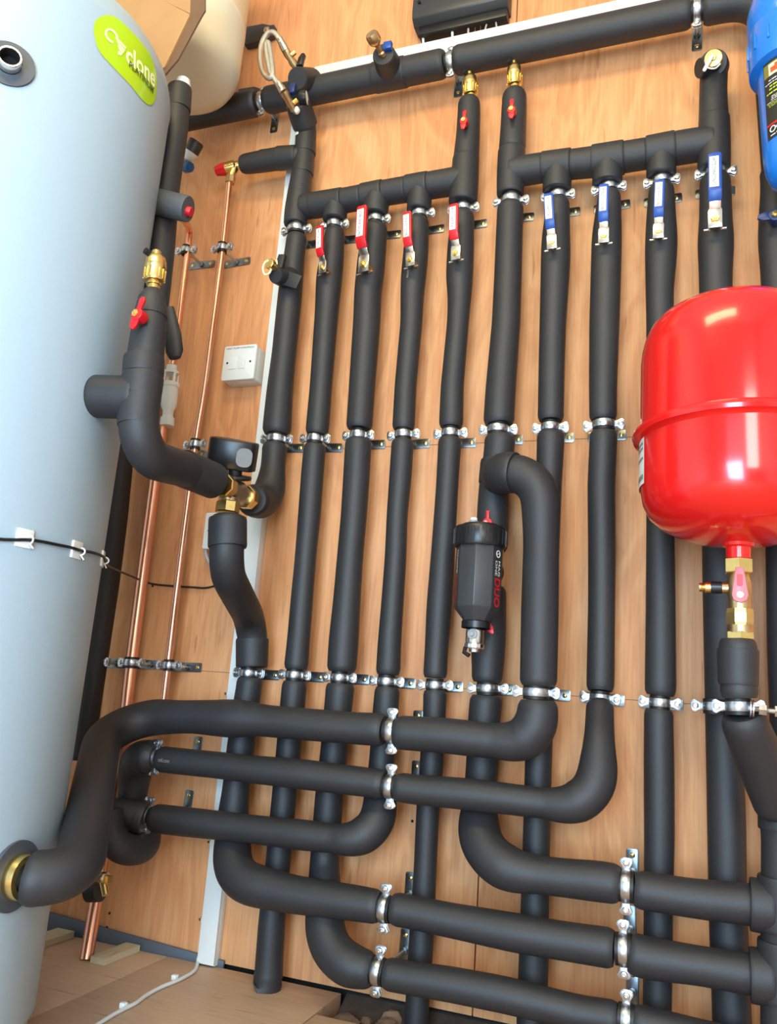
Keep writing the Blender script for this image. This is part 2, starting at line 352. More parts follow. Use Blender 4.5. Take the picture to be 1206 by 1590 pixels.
# ---------------------------------------------------------------- pipe clamps
GC = 'zinc pipe clamps holding the black pipes'
_cl = {}
def clamp(px, py, d, label, horiz=False, rr=.018, plate=True, plen=.076, stud=True, group=GC):
    p = PX(px, py, d); key = (rr, round(d, 3), plate, plen, stud)
    Mx = Matrix.Translation(V(p)) @ (Matrix.Rotation(PI/2, 4, 'Y') if horiz else Matrix.Identity(4)) @ Matrix.Rotation(random.uniform(-.05, .05), 4, 'Y')
    if key in _cl: return dup(_cl[key], Mx, label, group)
    t = thing('pipe_clamp', label, 'clamp', (0, 0, 0), group); OFF[t.name] = Vector((0, 0, 0)); _cl[key] = t
    MB().lathe([(rr-.0025, -.0065), (rr, -.0068), (rr+.0012, -.003), (rr+.0012, .003), (rr, .0068), (rr-.0025, .0065)], (0, 0, 0), (0, 0, 1), 28, True, True).build('band', M['zinc'], t)
    MB().lathe([(rr-.006, -.012), (rr-.001, -.0122), (rr-.0005, 0), (rr-.001, .0122), (rr-.006, .012)], (0, 0, 0), (0, 0, 1), 28, True, True).build('rubber_lining', M['rubber'], t)
    for s in (-1, 1):
        b = MB(); poly = [(0, -.0055), (.006, -.0065), (.0125, -.0105), (.017, -.0085), (.0185, -.004), (.0185, .004), (.017, .0085), (.0125, .0105), (.006, .0065), (0, .0055)]
        poly = [(s*(rr-.001+a), z) for a, z in poly]
        b.prism(poly if s > 0 else poly[::-1], (0, -.0018, 0), (1, 0, 0), (0, 0, 1), .0022)
        b.prism(poly if s > 0 else poly[::-1], (0, .0045, 0), (1, 0, 0), (0, 0, 1), .0022)
        e = b.build('ear', M['zinc'], t, .0005)
        c = MB(); c.lathe([(0, .0), (.0052, 0), (.0056, .0012), (.0048, .0032), (.0022, .0038), (.002, .0022), (0, .002)], (s*(rr+.0105), -.004, 0), (0, -1, 0), 14)
        c.cyl((s*(rr+.0105), -.004, 0), (0, 1, 0), .0026, .014, 10); c.build('screw', M['steel'], e)
    if stud:
        b = MB(); b.cyl((0, rr, 0), (0, 1, 0), .0068, .013, 6); b.build('boss', M['zinc'], t)
        b = MB(); L = d-rr-.012; b.cyl((0, rr+.011, 0), (0, 1, 0), .0038, max(.004, L-.001), 12); b.build('stud', M['zinc'], t)
    if plate:
        b = MB(); b.prism(rrect(plen, .021, .004, 3), (0, d, 0), (1, 0, 0), (0, 0, 1), .0022); b.cyl((0, d-.002, 0), (0, -1, 0), .0075, .006, 16)
        pl = b.build('back_plate', M['plate'], t, .0004)
        for s in (-1, 1):
            c = MB(); c.lathe([(0, .0022), (.0015, .0022), (.0042, .001), (.0046, 0)], (s*(plen/2-.011), d-.0022, 0), (0, -1, 0), 12); c.build('screw', M['brass'], pl)
    t.matrix_world = Mx
    OFF[t.name] = V(p)
    return t

exec_order = 1
# pipe names used in the labels, left to right
PN = {1: 'pipe above the black motor head', 2: 'pipe with the first red lever', 3: 'pipe with the second red lever', 4: 'pipe with the third red lever', 5: 'pipe with the fourth red lever',
      6: 'pipe feeding the black dirt filter', 7: 'pipe with the first blue lever', 8: 'pipe with the second blue lever', 9: 'pipe with the third blue lever', 10: 'pipe with the large blue lever'}
#   top row, middle row, lower row of clamps: pixel positions
TOP = {1: (460, 357), 2: (519, 349), 3: (583, 341), 4: (651, 333), 5: (719, 324), 6: (793, 312), 7: (866, 304), 8: (945, 292), 9: (1027, 281), 10: (1111, 268)}
MID = {1: (429, 682), 2: (489, 681), 3: (556, 676), 4: (626, 675), 5: (699, 673), 6: (773, 667), 7: (854, 664), 8: (937, 660)}
LOW = {1: (386, 1045), 2: (457, 1048), 3: (527, 1052), 4: (600, 1058), 5: (675, 1064), 6: (757, 1069), 8: (931, 1084), 9: (1024, 1091)}
for k, (x, y) in TOP.items(): clamp(x, y, DV, 'zinc clamp in the upper row on the '+PN[k], rr=.0215 if k in (1, 6, 10) else .018)
for k, (x, y) in MID.items(): clamp(x, y, DV, 'zinc clamp in the middle row on the '+PN[k], rr=.0215 if k in (1, 6, 8) else .018)
for k, (x, y) in LOW.items(): clamp(x, y, DV, 'zinc clamp in the lower row on the '+PN[k], rr=.0215 if k in (6,) else .018)
def c3(D, k): return (*D[k], DV)

pipe('black insulated pipe above the motorised valve, elbowed into its right side',
     vv([(366, 445, 477), (400, 440, 473), (450, 432, 470), (500, 426.7, 465), (550, 421.7, 460), (600, 414.5, 455.5), (672, 406.5, 452.5), (690, 407.5, 446), (735, 404, 442)]) + [('c', 416, 781, DV, .0345, .055), ('c', 400, 780, .13, .0345, 0), ('c', 391, 776, .178, .0335, 0)], [c3(MID, 1)])
pipe('black insulated pipe behind the first red lever, dropping straight to the floor',
     vv([(357, 505, 535), (400, 497, 534.6), (430, 490.5, 532), (480, 489, 526), (600, 480.8, 515.6), (672, 474, 510.6), (692, 471.5, 506), (733, 467.5, 503), (800, 462.5, 498), (866, 457.5, 491), (932, 451, 486), (1000, 445, 481), (1060, 438, 477), (1090, 435, 474), (1160, 429, 468), (1240, 421.5, 460), (1340, 412, 451), (1430, 401, 443), (1530, 393.5, 438)]) + [('w', (-.7655, -DV, .001), .035, 0)], [c3(MID, 2), c3(LOW, 2)])
pipe('black insulated pipe behind the second red lever, elbowed right near the floor',
     vv([(350, 566, 602), (400, 555, 599), (430, 552, 596.6), (450, 550, 592.6), (500, 548, 591), (600, 541.5, 582.6), (668, 537, 578), (690, 535.5, 577), (733, 533, 574.6), (800, 529, 570), (866, 523, 564), (932, 517, 560), (1000, 509.6, 557), (1065, 506, 551), (1100, 503, 546.7), (1160, 498, 540.5), (1240, 488.6, 533), (1340, 481, 526)]) + [('c', 504, 1492, .14, .036, .085)] + hh([(575, 1479, 1535), (620, 1489, 1543), (700, 1499.6, 1557.6), (780, 1514, 1574), (900, 1544, 1602), (985, 1556, 1618), (1090, 1582, 1646), (1190, 1604, 1672)], .14),
     [c3(MID, 3), c3(LOW, 3), (587, 1508, .14), (973, 1582, .14)])
pipe('black insulated pipe behind the third red lever, elbowed left at the bottom',
     vv([(341, 631, 665.6), (390, 626, 665.6), (430, 622, 662), (460, 621.5, 658), (500, 621.5, 656), (600, 612.4, 646.6), (668, 608.5, 644), (690, 607.5, 642), (733, 604.5, 640), (800, 600, 633), (866, 597, 631), (932, 592, 627), (1000, 586, 623), (1066, 582, 621), (1100, 578.6, 619), (1160, 574.5, 614), (1200, 571, 611)]) + [('c', 588, 1302, .13, .033, .062)] + hh([(540, 1281, 1327), (467, 1271.6, 1321), (384, 1264, 1309), (300, 1253.7, 1301), (238, 1247, 1294)], .14),
     [c3(MID, 4), c3(LOW, 4)])
pipe('black insulated pipe behind the fourth red lever, running down into the floor gap',
     vv([(331, 700, 736), (390, 694, 736), (430, 692, 734.6), (460, 695, 732), (500, 694, 728), (600, 684, 720), (665, 681, 719), (680, 680.5, 716.7), (755, 676.7, 711.5), (850, 669.7, 706.6), (940, 662, 701.7), (1020, 658.7, 695), (1055, 656, 694), (1075, 657, 694), (1110, 656.5, 692), (1180, 651.6, 689), (1260, 646, 682), (1350, 642, 678), (1470, 633.7, 673), (1550, 629.6, 667), (1600, 627, 664)]), [c3(MID, 5), c3(LOW, 5)])
pipe('black insulated pipe above the dirt filter, below the second red butterfly handle',
     vv([(318, 772, 813), (360, 770, 811.5), (430, 767, 810), (500, 763.5, 808), (600, 754, 801), (658, 750, 798), (675, 753, 801), (712, 750, 797), (755, 743.4, 790), (800, 740, 790), (830, 740, 789), (856, 741, 788)]), [c3(MID, 6)], base=PX(765, 856, DV))
pipe('black insulated pipe below the dirt filter, elbowed right behind the vertical pipes',
     vv([(911, 734, 786), (960, 731, 786), (1000, 731, 785), (1040, 732, 782), (1060, 733, 778), (1085, 729, 781), (1110, 727, 777), (1180, 723.7, 774.7), (1240, 720, 769)]) + [('c', 741, 1340, .14, .0375, .085)] + hh([(812, 1324, 1386), (870, 1332, 1393), (940, 1336.5, 1403), (962, 1342, 1405), (990, 1351, 1412), (1080, 1364, 1427), (1172, 1371, 1439)], .14),
     [c3(LOW, 6), (972, 1376, .14)])
pipe('black insulated pipe behind the first blue lever, passing behind the front riser to the floor',
     vv([(311, 847, 884), (340, 845, 884.6), (370, 840.6, 885.5), (400, 839.3, 886), (430, 839, 884), (500, 837.5, 879), (560, 836, 877), (655, 834.5, 875), (675, 833.4, 877), (755, 832, 872), (1060, 818, 861), (1212, 814, 856), (1350, 810, 853), (1491, 805, 852), (1600, 801, 848)]), [c3(MID, 7)])
pipe('black insulated pipe behind the second blue lever, elbowed left across the lower wall',
     vv([(299, 928.7, 963.5), (340, 922.4, 965), (370, 918, 965.6), (400, 917.4, 965), (500, 914.5, 962), (600, 914, 958), (657, 914.6, 957.6), (668, 915.5, 959), (755, 911.7, 955), (850, 912.6, 956), (940, 912.6, 955), (1060, 910, 954), (1080, 910, 953)]) + [('v', 1097, 909.5, 953, .078), ('v', 1150, 906.5, 954, .12)] + [('c', 926, 1250, .15, .0335, .06)] + hh([(870, 1225.7, 1275), (812, 1219, 1268), (740, 1209, 1260), (630, 1201, 1248), (590, 1194, 1240.5), (467, 1178, 1226), (384, 1172, 1215.6), (340, 1167, 1209.6), (260, 1159, 1201), (248, 1157.5, 1199)], .15),
     [c3(MID, 8), c3(LOW, 8), (606, 1221, .15)])
pipe('black insulated pipe behind the third blue lever, passing left of the red vessel',
     vv([(288, 1007.6, 1046), (310, 1005, 1048), (340, 1003, 1049.6), (370, 1001, 1052.2), (400, 1001, 1051), (450, 1002, 1046), (500, 1003, 1046), (826, 1003, 1047), (960, 1002, 1049), (1080, 1000.3, 1050), (1100, 999.5, 1045), (1190, 999, 1047), (1300, 999.5, 1047.5), (1400, 999, 1045), (1560, 997.6, 1043), (1610, 997, 1042)]), [c3(LOW, 9)])
pipe('thick black insulated pipe behind the largest blue lever and the red vessel',
     vv([(275, 1086, 1134), (300, 1085.4, 1136), (340, 1085, 1137), (375, 1082, 1140.4), (410, 1084, 1138), (450, 1085, 1137), (900, 1090, 1152), (1000, 1092, 1153), (1100, 1094, 1154), (1200, 1096, 1155), (1265, 1097, 1158), (1350, 1098.6, 1159), (1430, 1100, 1161), (1560, 1104.6, 1166), (1620, 1106, 1169)]))
pipe('black insulated pipe at the right edge below the blue water filter',
     vv([(262, 1178, 1226), (290, 1180, 1232), (330, 1177.3, 1236), (375, 1175.6, 1238), (410, 1179, 1238), (450, 1181, 1238), (860, 1188, 1250), (1000, 1190, 1254), (1090, 1193, 1258), (1150, 1195, 1260)]))
# front riser, looping from the filter feed pipe over and down, then left to the cylinder
pipe('thick front riser looping off the filter feed, then left across to the cylinder base',
     [('c', 773, 742, .075, .034, 0), ('c', 782, 733, .15, .035, .045), ('c', 840, 739, .155, .036, .062)] + vv([(830, 812, 868), (850, 812, 868), (940, 809, 867.6), (1060, 806.7, 865), (1090, 806, 864)], .155) + [('c', 834, 1154, .155, .037, .052)] + hh([(790, 1125, 1179), (760, 1122, 1178), (690, 1114, 1170), (615, 1110.7, 1163.8), (598, 1107, 1159.6), (550, 1105.7, 1156), (450, 1097.5, 1148), (408, 1094, 1143.5), (385, 1088, 1144), (362, 1085, 1146.5), (340, 1086, 1144), (300, 1087, 1139), (260, 1086.7, 1140)], .155) +
     [('c', 165, 1112, .155, .036, .075), ('c', 118, 1372, .59, .0365, .075), ('w', (-.871, -.622, .271), .0365, 0)],
     [(832, 1075, .155), (608, 1136, .155)], base=PX(30, 1370, .62))
clamp(832, 1075, .155, 'zinc clamp on the thick front riser, right of the dirt filter outlet', rr=.023)
clamp(608, 1135, .155, 'zinc clamp on the topmost of the three left-running pipes', True, rr=.023)
clamp(606, 1221, .15, 'zinc clamp on the middle left-running pipe, in the centre', True, rr=.021)
clamp(241, 1176, .15, 'zinc clamp at the elbow end of the middle left-running pipe', True)
clamp(229, 1266, .14, 'zinc clamp at the left end of the lowest left-running pipe', True)
clamp(597, 1411, .14, 'zinc clamp left of centre on the upper of the two bottom pipes', True, rr=.023)
clamp(587, 1508, .14, 'zinc clamp left of centre on the lowest pipe near the floor', True, rr=.023)
clamp(972, 1376, .14, 'zinc clamp on the right end of the pipe from the dirt filter', True, rr=.025)
clamp(968, 1474, .14, 'zinc clamp on the right end of the upper of the two bottom pipes', True, rr=.025)
clamp(972, 1582, .14, 'zinc clamp cut by the bottom edge on the lowest pipe', True, rr=.023)

# motorised valve drop: S-bend, clamp, elbow to the right
pipe('black insulated pipe in an S-bend below the motor valve, elbowed right near the floor',
     [('c', 353.5, 801, .31, .031, 0), ('c', 352, 850, .31, .0315, 0), ('c', 350, 888, .30, .032, .07), ('c', 389, 962, .075, .032, .06), ('v', 1000, 371, 415, DV), ('v', 1065, 367, 407, DV), ('v', 1090, 362, 403.6, DV), ('v', 1170, 350.6, 395, DV), ('v', 1220, 346, 388, DV), ('v', 1270, 337, 386, DV), ('c', 360, 1366, .135, .0375, .075)] +
     hh([(450, 1357, 1419), (550, 1373, 1431), (580, 1379, 1435), (620, 1385.6, 1439.5), (700, 1401, 1457), (800, 1416.7, 1480), (870, 1429, 1491.5), (960, 1441, 1507), (1000, 1451.8, 1521.7), (1080, 1467, 1530), (1172, 1480, 1548)], .14),
     [c3(LOW, 1), (597, 1411, .14), (968, 1474, .14)], base=PX(385, 1150, DV))
def sleeve(parent, ents, m='foam', name='sleeve', drop=.03):
    Q, R, S = sample(ents, .005); mb = MB(); rounded(mb, Q, R, .004, .004, drop); return mb.build(name, M[m], parent)
s_pipe = [o for o in COL.objects if o.get('label', '').startswith('black insulated pipe in an S-bend')][0]
sleeve(s_pipe, [('c', 353.5, 805, .31, .0355, 0), ('c', 353, 850, .31, .036, 0)])
sleeve(s_pipe, [('v', 992, 366, 418, DV), ('v', 1036, 366, 416, DV)])
# black flow pipe left of the copper, with the grey tee above it
v0 = pipe('black insulated pipe running beside the right flank of the big cylinder',
     [('v', 600, 176, 222, .07), ('v', 700, 162, 209, .07), ('v', 800, 153, 199.6, .07), ('v', 900, 141, 187, .07), ('v', 1000, 127, 172, .07), ('v', 1080, 117, 160, .07), ('v', 1180, 103, 146, .07)])
DU = .42
v0 = pipe('tall black outlet pipe with a white top collar and grey tee beside the cylinder', [('v', 150, 256, 297, DU), ('v', 200, 253, 293, DU), ('v', 290, 238, 280, DU), ('v', 380, 227, 273, DU), ('v', 440, 219, 267, DU), ('v', 540, 208, 255, DU)])
sleeve(v0, [('v', 138, 259, 299, DU), ('v', 172, 256, 297, DU)], name='end_sleeve')
p = PX(284, 131, DU); mb = MB(); mb.lathe([(.0, .012), (.011, .012), (.014, .009), (.014, .001), (.016, 0), (.016, -.012), (0, -.012)], p, (0, 0, 1), 20); mb.build('white_collar', M['white'], v0)
a = PX(238, 312, DU+.035); b = PX(292, 325, DU+.02)
mb = MB(); rounded(mb, np.linspace(a, b, 8), [.025]*8, .004, .004, .04); mb.build('tee_sleeve', M['foamtee'], v0)
mb = MB(); mb.lathe([(0, -.003), (.0095, -.003), (.009, .007), (.008, .0085), (0, .0085)], b-np.array([0, 0, .004]), V(b-a), 16); mb.build('red_plug', M['redplastic'], v0)

# pipe from the cylinder outlet up to the brass vent and across to the valve
DF = .60
fp = thing('insulated_pipe', 'grey-black insulated riser beside the cylinder with brass vent on top', 'pipe', PX(222, 690, DF), GP)
run(fp, [('v', 462, 214, 258.5, DF), ('v', 500, 205.5, 260.5, DF), ('v', 550, 197, 256, DF), ('v', 600, 190, 254, DF), ('v', 650, 183.5, 247, DF), ('c', 213, 708, DF, .0315, .05), ('c', 295, 731, .43, .031, 0), ('c', 330, 746, .372, .0305, 0)], m='foam', drop=.1)
sleeve(fp, [('v', 452, 222, 250, DF), ('v', 463, 214.5, 259, DF), ('v', 492, 206, 261.5, DF)], 'foam', 'top_sleeve', .01)
sleeve(fp, [('v', 556, 191, 257.5, DF), ('v', 583, 189, 256, DF)]); sleeve(fp, [('v', 584, 188.5, 256.5, DF), ('v', 617, 184.5, 251.5, DF)]); sleeve(fp, [('v', 617, 183, 250, DF), ('v', 662, 181, 247, DF)])
a = (-.893, -.614, .984); b = PX(216, 618, DF); mb = MB(); rounded(mb, np.linspace(np.array(a), b, 8), [.0345]*8, .004, .004, .05); mb.build('tee_branch', M['foam'], fp)
sleeve(fp, [('c', 283, 726, .45, .0335, 0), ('c', 333, 747.5, .366, .033, 0)], 'foam', 'end_sleeve')
# flap of foam hanging at its right side
mb = MB(); q = [PX(262, 478, .5), PX(268, 520, .49), PX(271, 546, .485), PX(272, 556, .484)]; mb.tube(q, [.010, .0165, .0165, .011], 14, flat=.7); mb.build('foam_flap', M['foam'], fp)

# connection bits left of the two lower pipes
t = thing('insulated_elbow', 'black taped foam elbow turning down at the left end of the middle pipe', 'pipe', PX(205, 1235, .13))
run(t, [('h', 243, 1155, 1198, .15), ('c', 213, 1174, .15, .037, .030), ('v', 1200, 185, 236, .135), ('v', 1240, 182, 228, .125), ('v', 1300, 176, 222, .11)], m='foamtape', drop=.05)
t2 = thing('insulated_tee', 'black foam tee behind the cylinder pipe with a U-loop below it', 'pipe', PX(195, 1268, .14))
run(t2, [('c', 168, 1262, .165, .030, 0), ('h', 185, 1240, 1287, .165), ('h', 222, 1243, 1293, .15)], m='foam', drop=.06)
run(t2, [('c', 172, 1255, .21, .024, 0), ('c', 168, 1290, .21, .029, 0), ('c', 182, 1322, .20, .029, .05), ('c', 226, 1318, .13, .029, .04), ('c', 229, 1286, .085, .027, 0)], m='foam', drop=.06)
sleeve(t2, [('h', 214, 1240, 1295, .152), ('h', 226, 1243, 1298, .147)], 'foam', 'sleeve', .02)

# ---------------------------------------------------------------- manifolds and main
def straight(parent, a, b, ra, rb, m='foam', name='insulation', drop=.03, rs=.004):
    a = np.array(a, float); b = np.array(b, float); n = max(3, int(np.linalg.norm(b-a)/.01)); P = np.linspace(a, b, n+1); mb = MB(); rounded(mb, P, np.linspace(ra, rb, n+1), rs, rs, drop); return mb.build(name, M[m], parent)
def header(parent, ents, xs):
    """horizontal header made of alternating plain lengths and tee sleeves; xs = px boundaries"""
    Q, R, S = sample(ents, .004)
    def at(px):
        best = None
        for i, q in enumerate(Q):
            v = q-CAM; x = PPX+FPX*(v@RT)/(v@FW)
            if best is None or abs(x-px) < best[0]: best = (abs(x-px), i)
        return best[1]
    for j, (a, b, k) in enumerate(xs):
        i0, i1 = sorted((at(a), at(b))); mb = MB(); rounded(mb, Q[i0:i1+1], R[i0:i1+1]*k, .003, .003, .03)
        mb.build('tee_sleeve' if k > 1 else 'insulation', M['foam'], parent)
mf = thing('insulated_manifold', 'black insulated header above the red levers, from the valve column to the first vent', 'manifold', PX(600, 300, DV))
header(mf, hh([(470, 301, 343), (530, 291, 334), (595, 278, 322), (650, 268, 314), (700, 259, 307), (722, 255, 303)], DV), [(462, 486, 1), (484, 532, 1.03), (532, 563, .96), (563, 596, 1.03), (596, 632, .96), (632, 665, 1.03), (665, 722, .97)])
for (y0, a, b, y1, a1, b1) in ((318, 503, 541, 343, 500, 538), (305, 565, 606, 335, 562, 602), (293, 633, 672, 328, 631, 669)):
    sleeve(mf, [('v', y0, a, b, DV), ('v', y1, a1, b1, DV)], 'foam', 'tee_branch', .12)
run(mf, vv([(156, 711, 744.7), (170, 710.5, 746), (210, 708, 745), (258, 702, 743.5)]), m='foam')
sleeve(mf, vv([(245, 702.5, 744), (285, 699, 743), (316, 696, 741)]), 'foam', 'tee_sleeve', .1)
sleeve(mf, vv([(300, 446, 483), (330, 441, 478.5), (350, 440, 477)]), 'foam', 'tee_sleeve', .12)
sleeve(mf, vv([(270, 452, 485.5), (302, 445.5, 483)]), 'foam', 'tee_sleeve'); sleeve(mf, vv([(236, 457, 489), (272, 452, 487)]), 'foam')
sleeve(mf, [('v', 240, 456.5, 490.5, DV), ('v', 205, 459, 491.5, DV), ('c', 472, 190, .085, .029, 0)], 'foam', 'tee_sleeve')
sleeve(mf, [('c', 474, 196, .078, .031, 0), ('c', 462, 160, .125, .030, 0)], 'foam', 'top_sleeve')
run(mf, hh([(470, 226, 262), (430, 227.5, 266), (400, 234, 270), (376, 239, 272)], DV), m='foam')
sleeve(mf, hh([(462, 224, 263), (432, 226, 267)], DV)); sleeve(mf, hh([(433, 228.5, 266), (406, 231.5, 268)], DV))
m2 = thing('insulated_manifold', 'black insulated header above the blue levers, from second vent to capped riser', 'manifold', PX(940, 250, DV))
header(m2, hh([(793, 243, 294), (845, 235, 285.5), (922, 224.5, 279), (1002, 211.5, 266.5), (1060, 200, 258), (1108, 193, 250)], DV), [(793, 843, .98), (843, 887, 1.03), (885, 922, .94), (920, 969, 1.03), (969, 1004, .94), (1004, 1048, 1.03), (1048, 1108, .97)])
for (y0, a, b, y1, a1, b1) in ((258, 843, 888.5, 298, 842, 886.5), (248, 919.5, 968, 287, 919, 966), (238, 1003, 1051, 275, 1003, 1049.5)):
    sleeve(m2, [('v', y0, a, b, DV), ('v', y1, a1, b1, DV)], 'foam', 'tee_branch', .12)
run(m2, vv([(143, 781, 816), (155, 779, 818), (190, 777.5, 817), (235, 774, 816)]), m='foam')
sleeve(m2, vv([(233, 773, 815.5), (270, 771, 815), (304, 771, 813)]), 'foam', 'tee_sleeve', .1)
run(m2, vv([(98, 1087, 1131), (115, 1086, 1130), (150, 1085, 1129), (190, 1084, 1132), (225, 1083, 1134)]), m='foam')
sleeve(m2, vv([(183, 1084, 1133.5), (230, 1082.5, 1135), (264, 1082, 1134.5)]), 'foam', 'tee_sleeve', .1)
sleeve(m2, [('c', 1085, 106, .10, .019, 0), ('c', 1110, 103, .085, .021, 0)], 'foam', 'side_stub', .06)
sleeve(m2, [('c', 1107, 98, .10, .027, 0), ('c', 1108, 106, .068, .030, 0)], 'foam', 'top_stub', .06)

tm = thing('insulated_pipe', 'long black insulated main under the ceiling, crossing the top of the wall', 'pipe', PX(690, 98, .07), GP)
zT = 1.989
def tpt(px, d=.07):
    r = RT*(px-PPX); # solve on plane y=-d at height zT by search
    lo, hi = -1.6, .6
    for _ in range(40):
        mid = (lo+hi)/2; v = np.array([mid, -d, zT])-CAM
        if PPX+FPX*(v@RT)/(v@FW) < px: lo = mid
        else: hi = mid
    return np.array([lo, -d, zT])
run(tm, [('w', tpt(278), .0335, 0), ('w', tpt(420), .033, 0), ('w', tpt(700), .033, 0), ('w', tpt(1060), .033, 0), ('w', tpt(1190), .0335, .075), ('w', tpt(1192)+np.array([.012, 0, -.45]), .0335, 0)], [tpt(407), tpt(700), tpt(1082)])
sleeve(tm, [('w', tpt(581), .035, 0), ('w', tpt(630), .035, 0)])
for px, nm in ((407, 'left end, beside the hose loop'), (700, 'middle, above the first brass vent'), (1082, 'right end, under the white trunking')):
    t = tpt(px); v = t-CAM; clamp(PPX+FPX*(v@RT)/(v@FW), PPY-FPX*(v@UP)/(v@FW), .07, 'zinc clamp on the top main pipe at its '+nm, True, rr=.0225)

# ---------------------------------------------------------------- lever valves
GL = 'lever valve handles with printed tags'
_lv = {}
def lever(px, py, tx, ty, d, color, text, label, tilt=0.0, maroon=False):
    a = PX(px, py, d); b = PX(tx, ty, d); L = float(np.linalg.norm(b-a)); s = L/.098
    t = thing('lever_valve', label, 'valve', (0, 0, 0), GL)
    # local frame: lever along +Z, stem along +Y into the pipe
    MB().cyl((0, .03, 0), (0, -1, 0), .006, .033, 12).build('stem', M['brass'], t)
    prof = [(.0085, -.014), (.0085, .012), (.0075, .016), (.0075, .036)]
    b_ = MB(); b_.prism([(-.0095, -.013), (.0095, -.013), (.0095, .014), (.0078, .018), (-.0078, .018), (-.0095, .014)], (0, 0, 0), (1, 0, 0), (0, 0, 1), .0022)
    b_.prism([(-.0078, 0), (.0078, 0), (.0078, .0235), (-.0078, .0235)], (0, 0, .017), (1, 0, 0), (0, -.5, .87), .0022)
    b_.build('lever_plate', M['steel'], t, .0005)
    if maroon: MB().prism([(-.0082, 0), (.0082, 0), (.0082, .018), (-.0082, .018)], (0, -.002, .019), (1, 0, 0), (0, -.5, .87), .001).build('paint_band', M['maroon'], t)
    g = MB(); g.prism(rrect(.0185, .062, .004, 3), (0, -.010, .067), (1, 0, 0), (0, 0, 1), .0065)
    g.prism([(-.0092, 0), (.0092, 0), (.0092, .016), (-.0092, .016)], (0, -.0045, .027), (1, 0, 0), (0, -.5, .87), .0055)
    gr = g.build('grip', M[color], t, .0015)
    lb = MB(); lb.prism([(-.0062, -.0245), (.0062, -.0245), (.0062, .0245), (-.0062, .0245)], (-.001, -.0166, .0665), (1, 0, 0), (0, 0, 1), .0005); lo = lb.build('tag', M['label'], gr)
    lettering(text, .0072, (-.001, -.0173, .0665), (0, 0, 1), (-1, 0, 0), M['ink'], gr, width=.044)
    MB().cyl((0, -.001, 0), (0, -1, 0), .0062, .0055, 6, .0006).cyl((0, -.006, 0), (0, -1, 0), .003, .003, 8).build('nut', M['brass'], t)
    for s_ in (-1, 1): MB().cyl((s_*.007, .004, -.013), (s_, 0, 0), .0018, .008, 8).build('stop_pin', M['zinc'], t)
    dirv = V(b-a).normalized(); ang = math.atan2(dirv.x, dirv.z)
    t.matrix_world = Matrix.Translation(V(a)) @ Matrix.Rotation(ang, 4, 'Y') @ Matrix.Rotation(tilt, 4, 'Z') @ Matrix.Scale(s, 4)
    return t
DL = .118
lever(501, 416, 501.5, 356, DL, 'redplastic', 'HW/CELLAR', 'small red lever valve handle, leftmost of the four red ones', -.15)
lever(565, 411, 569, 327, DL+.004, 'redplastic', 'BATHS AND BEDS', 'long red lever valve handle, second from left and largest of the red ones', -.15)
lever(637, 404, 636.5, 335, DL, 'redplastic', 'BEDS/LOUNGE', 'red lever valve handle, third of four from the left', -.1)
lever(707.5, 394, 708.5, 323, DL, 'redplastic', 'UNDERFLOOR', 'red lever valve handle, rightmost of the four red ones', -.1)
lever(856.5, 377, 853, 307, DL, 'blueplastic', 'UNDERFLOOR', 'blue lever valve handle, leftmost of the four blue ones')
lever(937, 367, 938.5, 293, DL, 'blueplastic', 'BEDS/LOUNGE', 'blue lever valve handle, second of four from the left')
lever(1022, 360, 1024.5, 286, DL, 'blueplastic', 'BATHS AND BEDS', 'blue lever valve handle with a dark blue grip, third from the left')
lever(1110, 341, 1109, 247, DL+.006, 'blueplastic', 'LIVING/DINING/CELLAR', 'largest blue lever valve handle, rightmost, with a dark red band', 0, True)

# ---------------------------------------------------------------- brass air vents and butterfly handles
def vent(base, top, d, label, r=.017):
    a = PX(*base, d); b = PX(*top, d); H = float(np.linalg.norm(b-a)); ax = V(b-a)
    t = thing('air_vent', label, 'air vent', a, 'brass automatic air vents'); k = r/.017
    pr = [(0, -.01), (.55, -.01), (.55, .10), (.66, .11), (.66, .16), (.55, .17), (.88, .20), (.92, .24), (.92, .50), (1.0, .53), (1.02, .60), (.98, .63), (.98, .70), (.86, .80), (.62, .85), (0, .85)]
    MB().lathe([(x*r, h*H) for x, h in pr], a, ax, 28).build('vent_body', M['brass'], t)
    rb = MB()
    for q in range(14):
        th = 2*PI*q/14; n = Vector((math.cos(th), math.sin(th), 0)); rb.box(V(a)+ax*.37+n*r*.91, (.0022, .004, H*.24), (-n.y, n.x, 0), (n.x, n.y, 0))
    rb.build('rib', M['brass'], t)['kind'] = 'stuff'
    c = MB(); c.lathe([(0, .84*H), (.40*r, .84*H), (.42*r, .97*H), (.30*r, 1.0*H), (0, 1.0*H)], a, ax, 16); cp = c.build('vent_cap', M['brass'], t)
    u = V(a)+ax*.86+Vector((-.35*r, -.55*r, 0)); MB().cyl(u, (-.3, -.9, .1), .30*r, .5*r, 12).build('outlet', M['dark'], cp)
    return t
vent((731, 157), (729, 112), .068, 'brass air vent on top of the first riser, just right of a pipe clamp')
vent((799, 143), (798, 95), .068, 'brass air vent on top of the second riser, overlapping the main pipe')
vent((238, 450), (243, 389), DF, 'brass air vent beside the cylinder on the front riser', .0178)
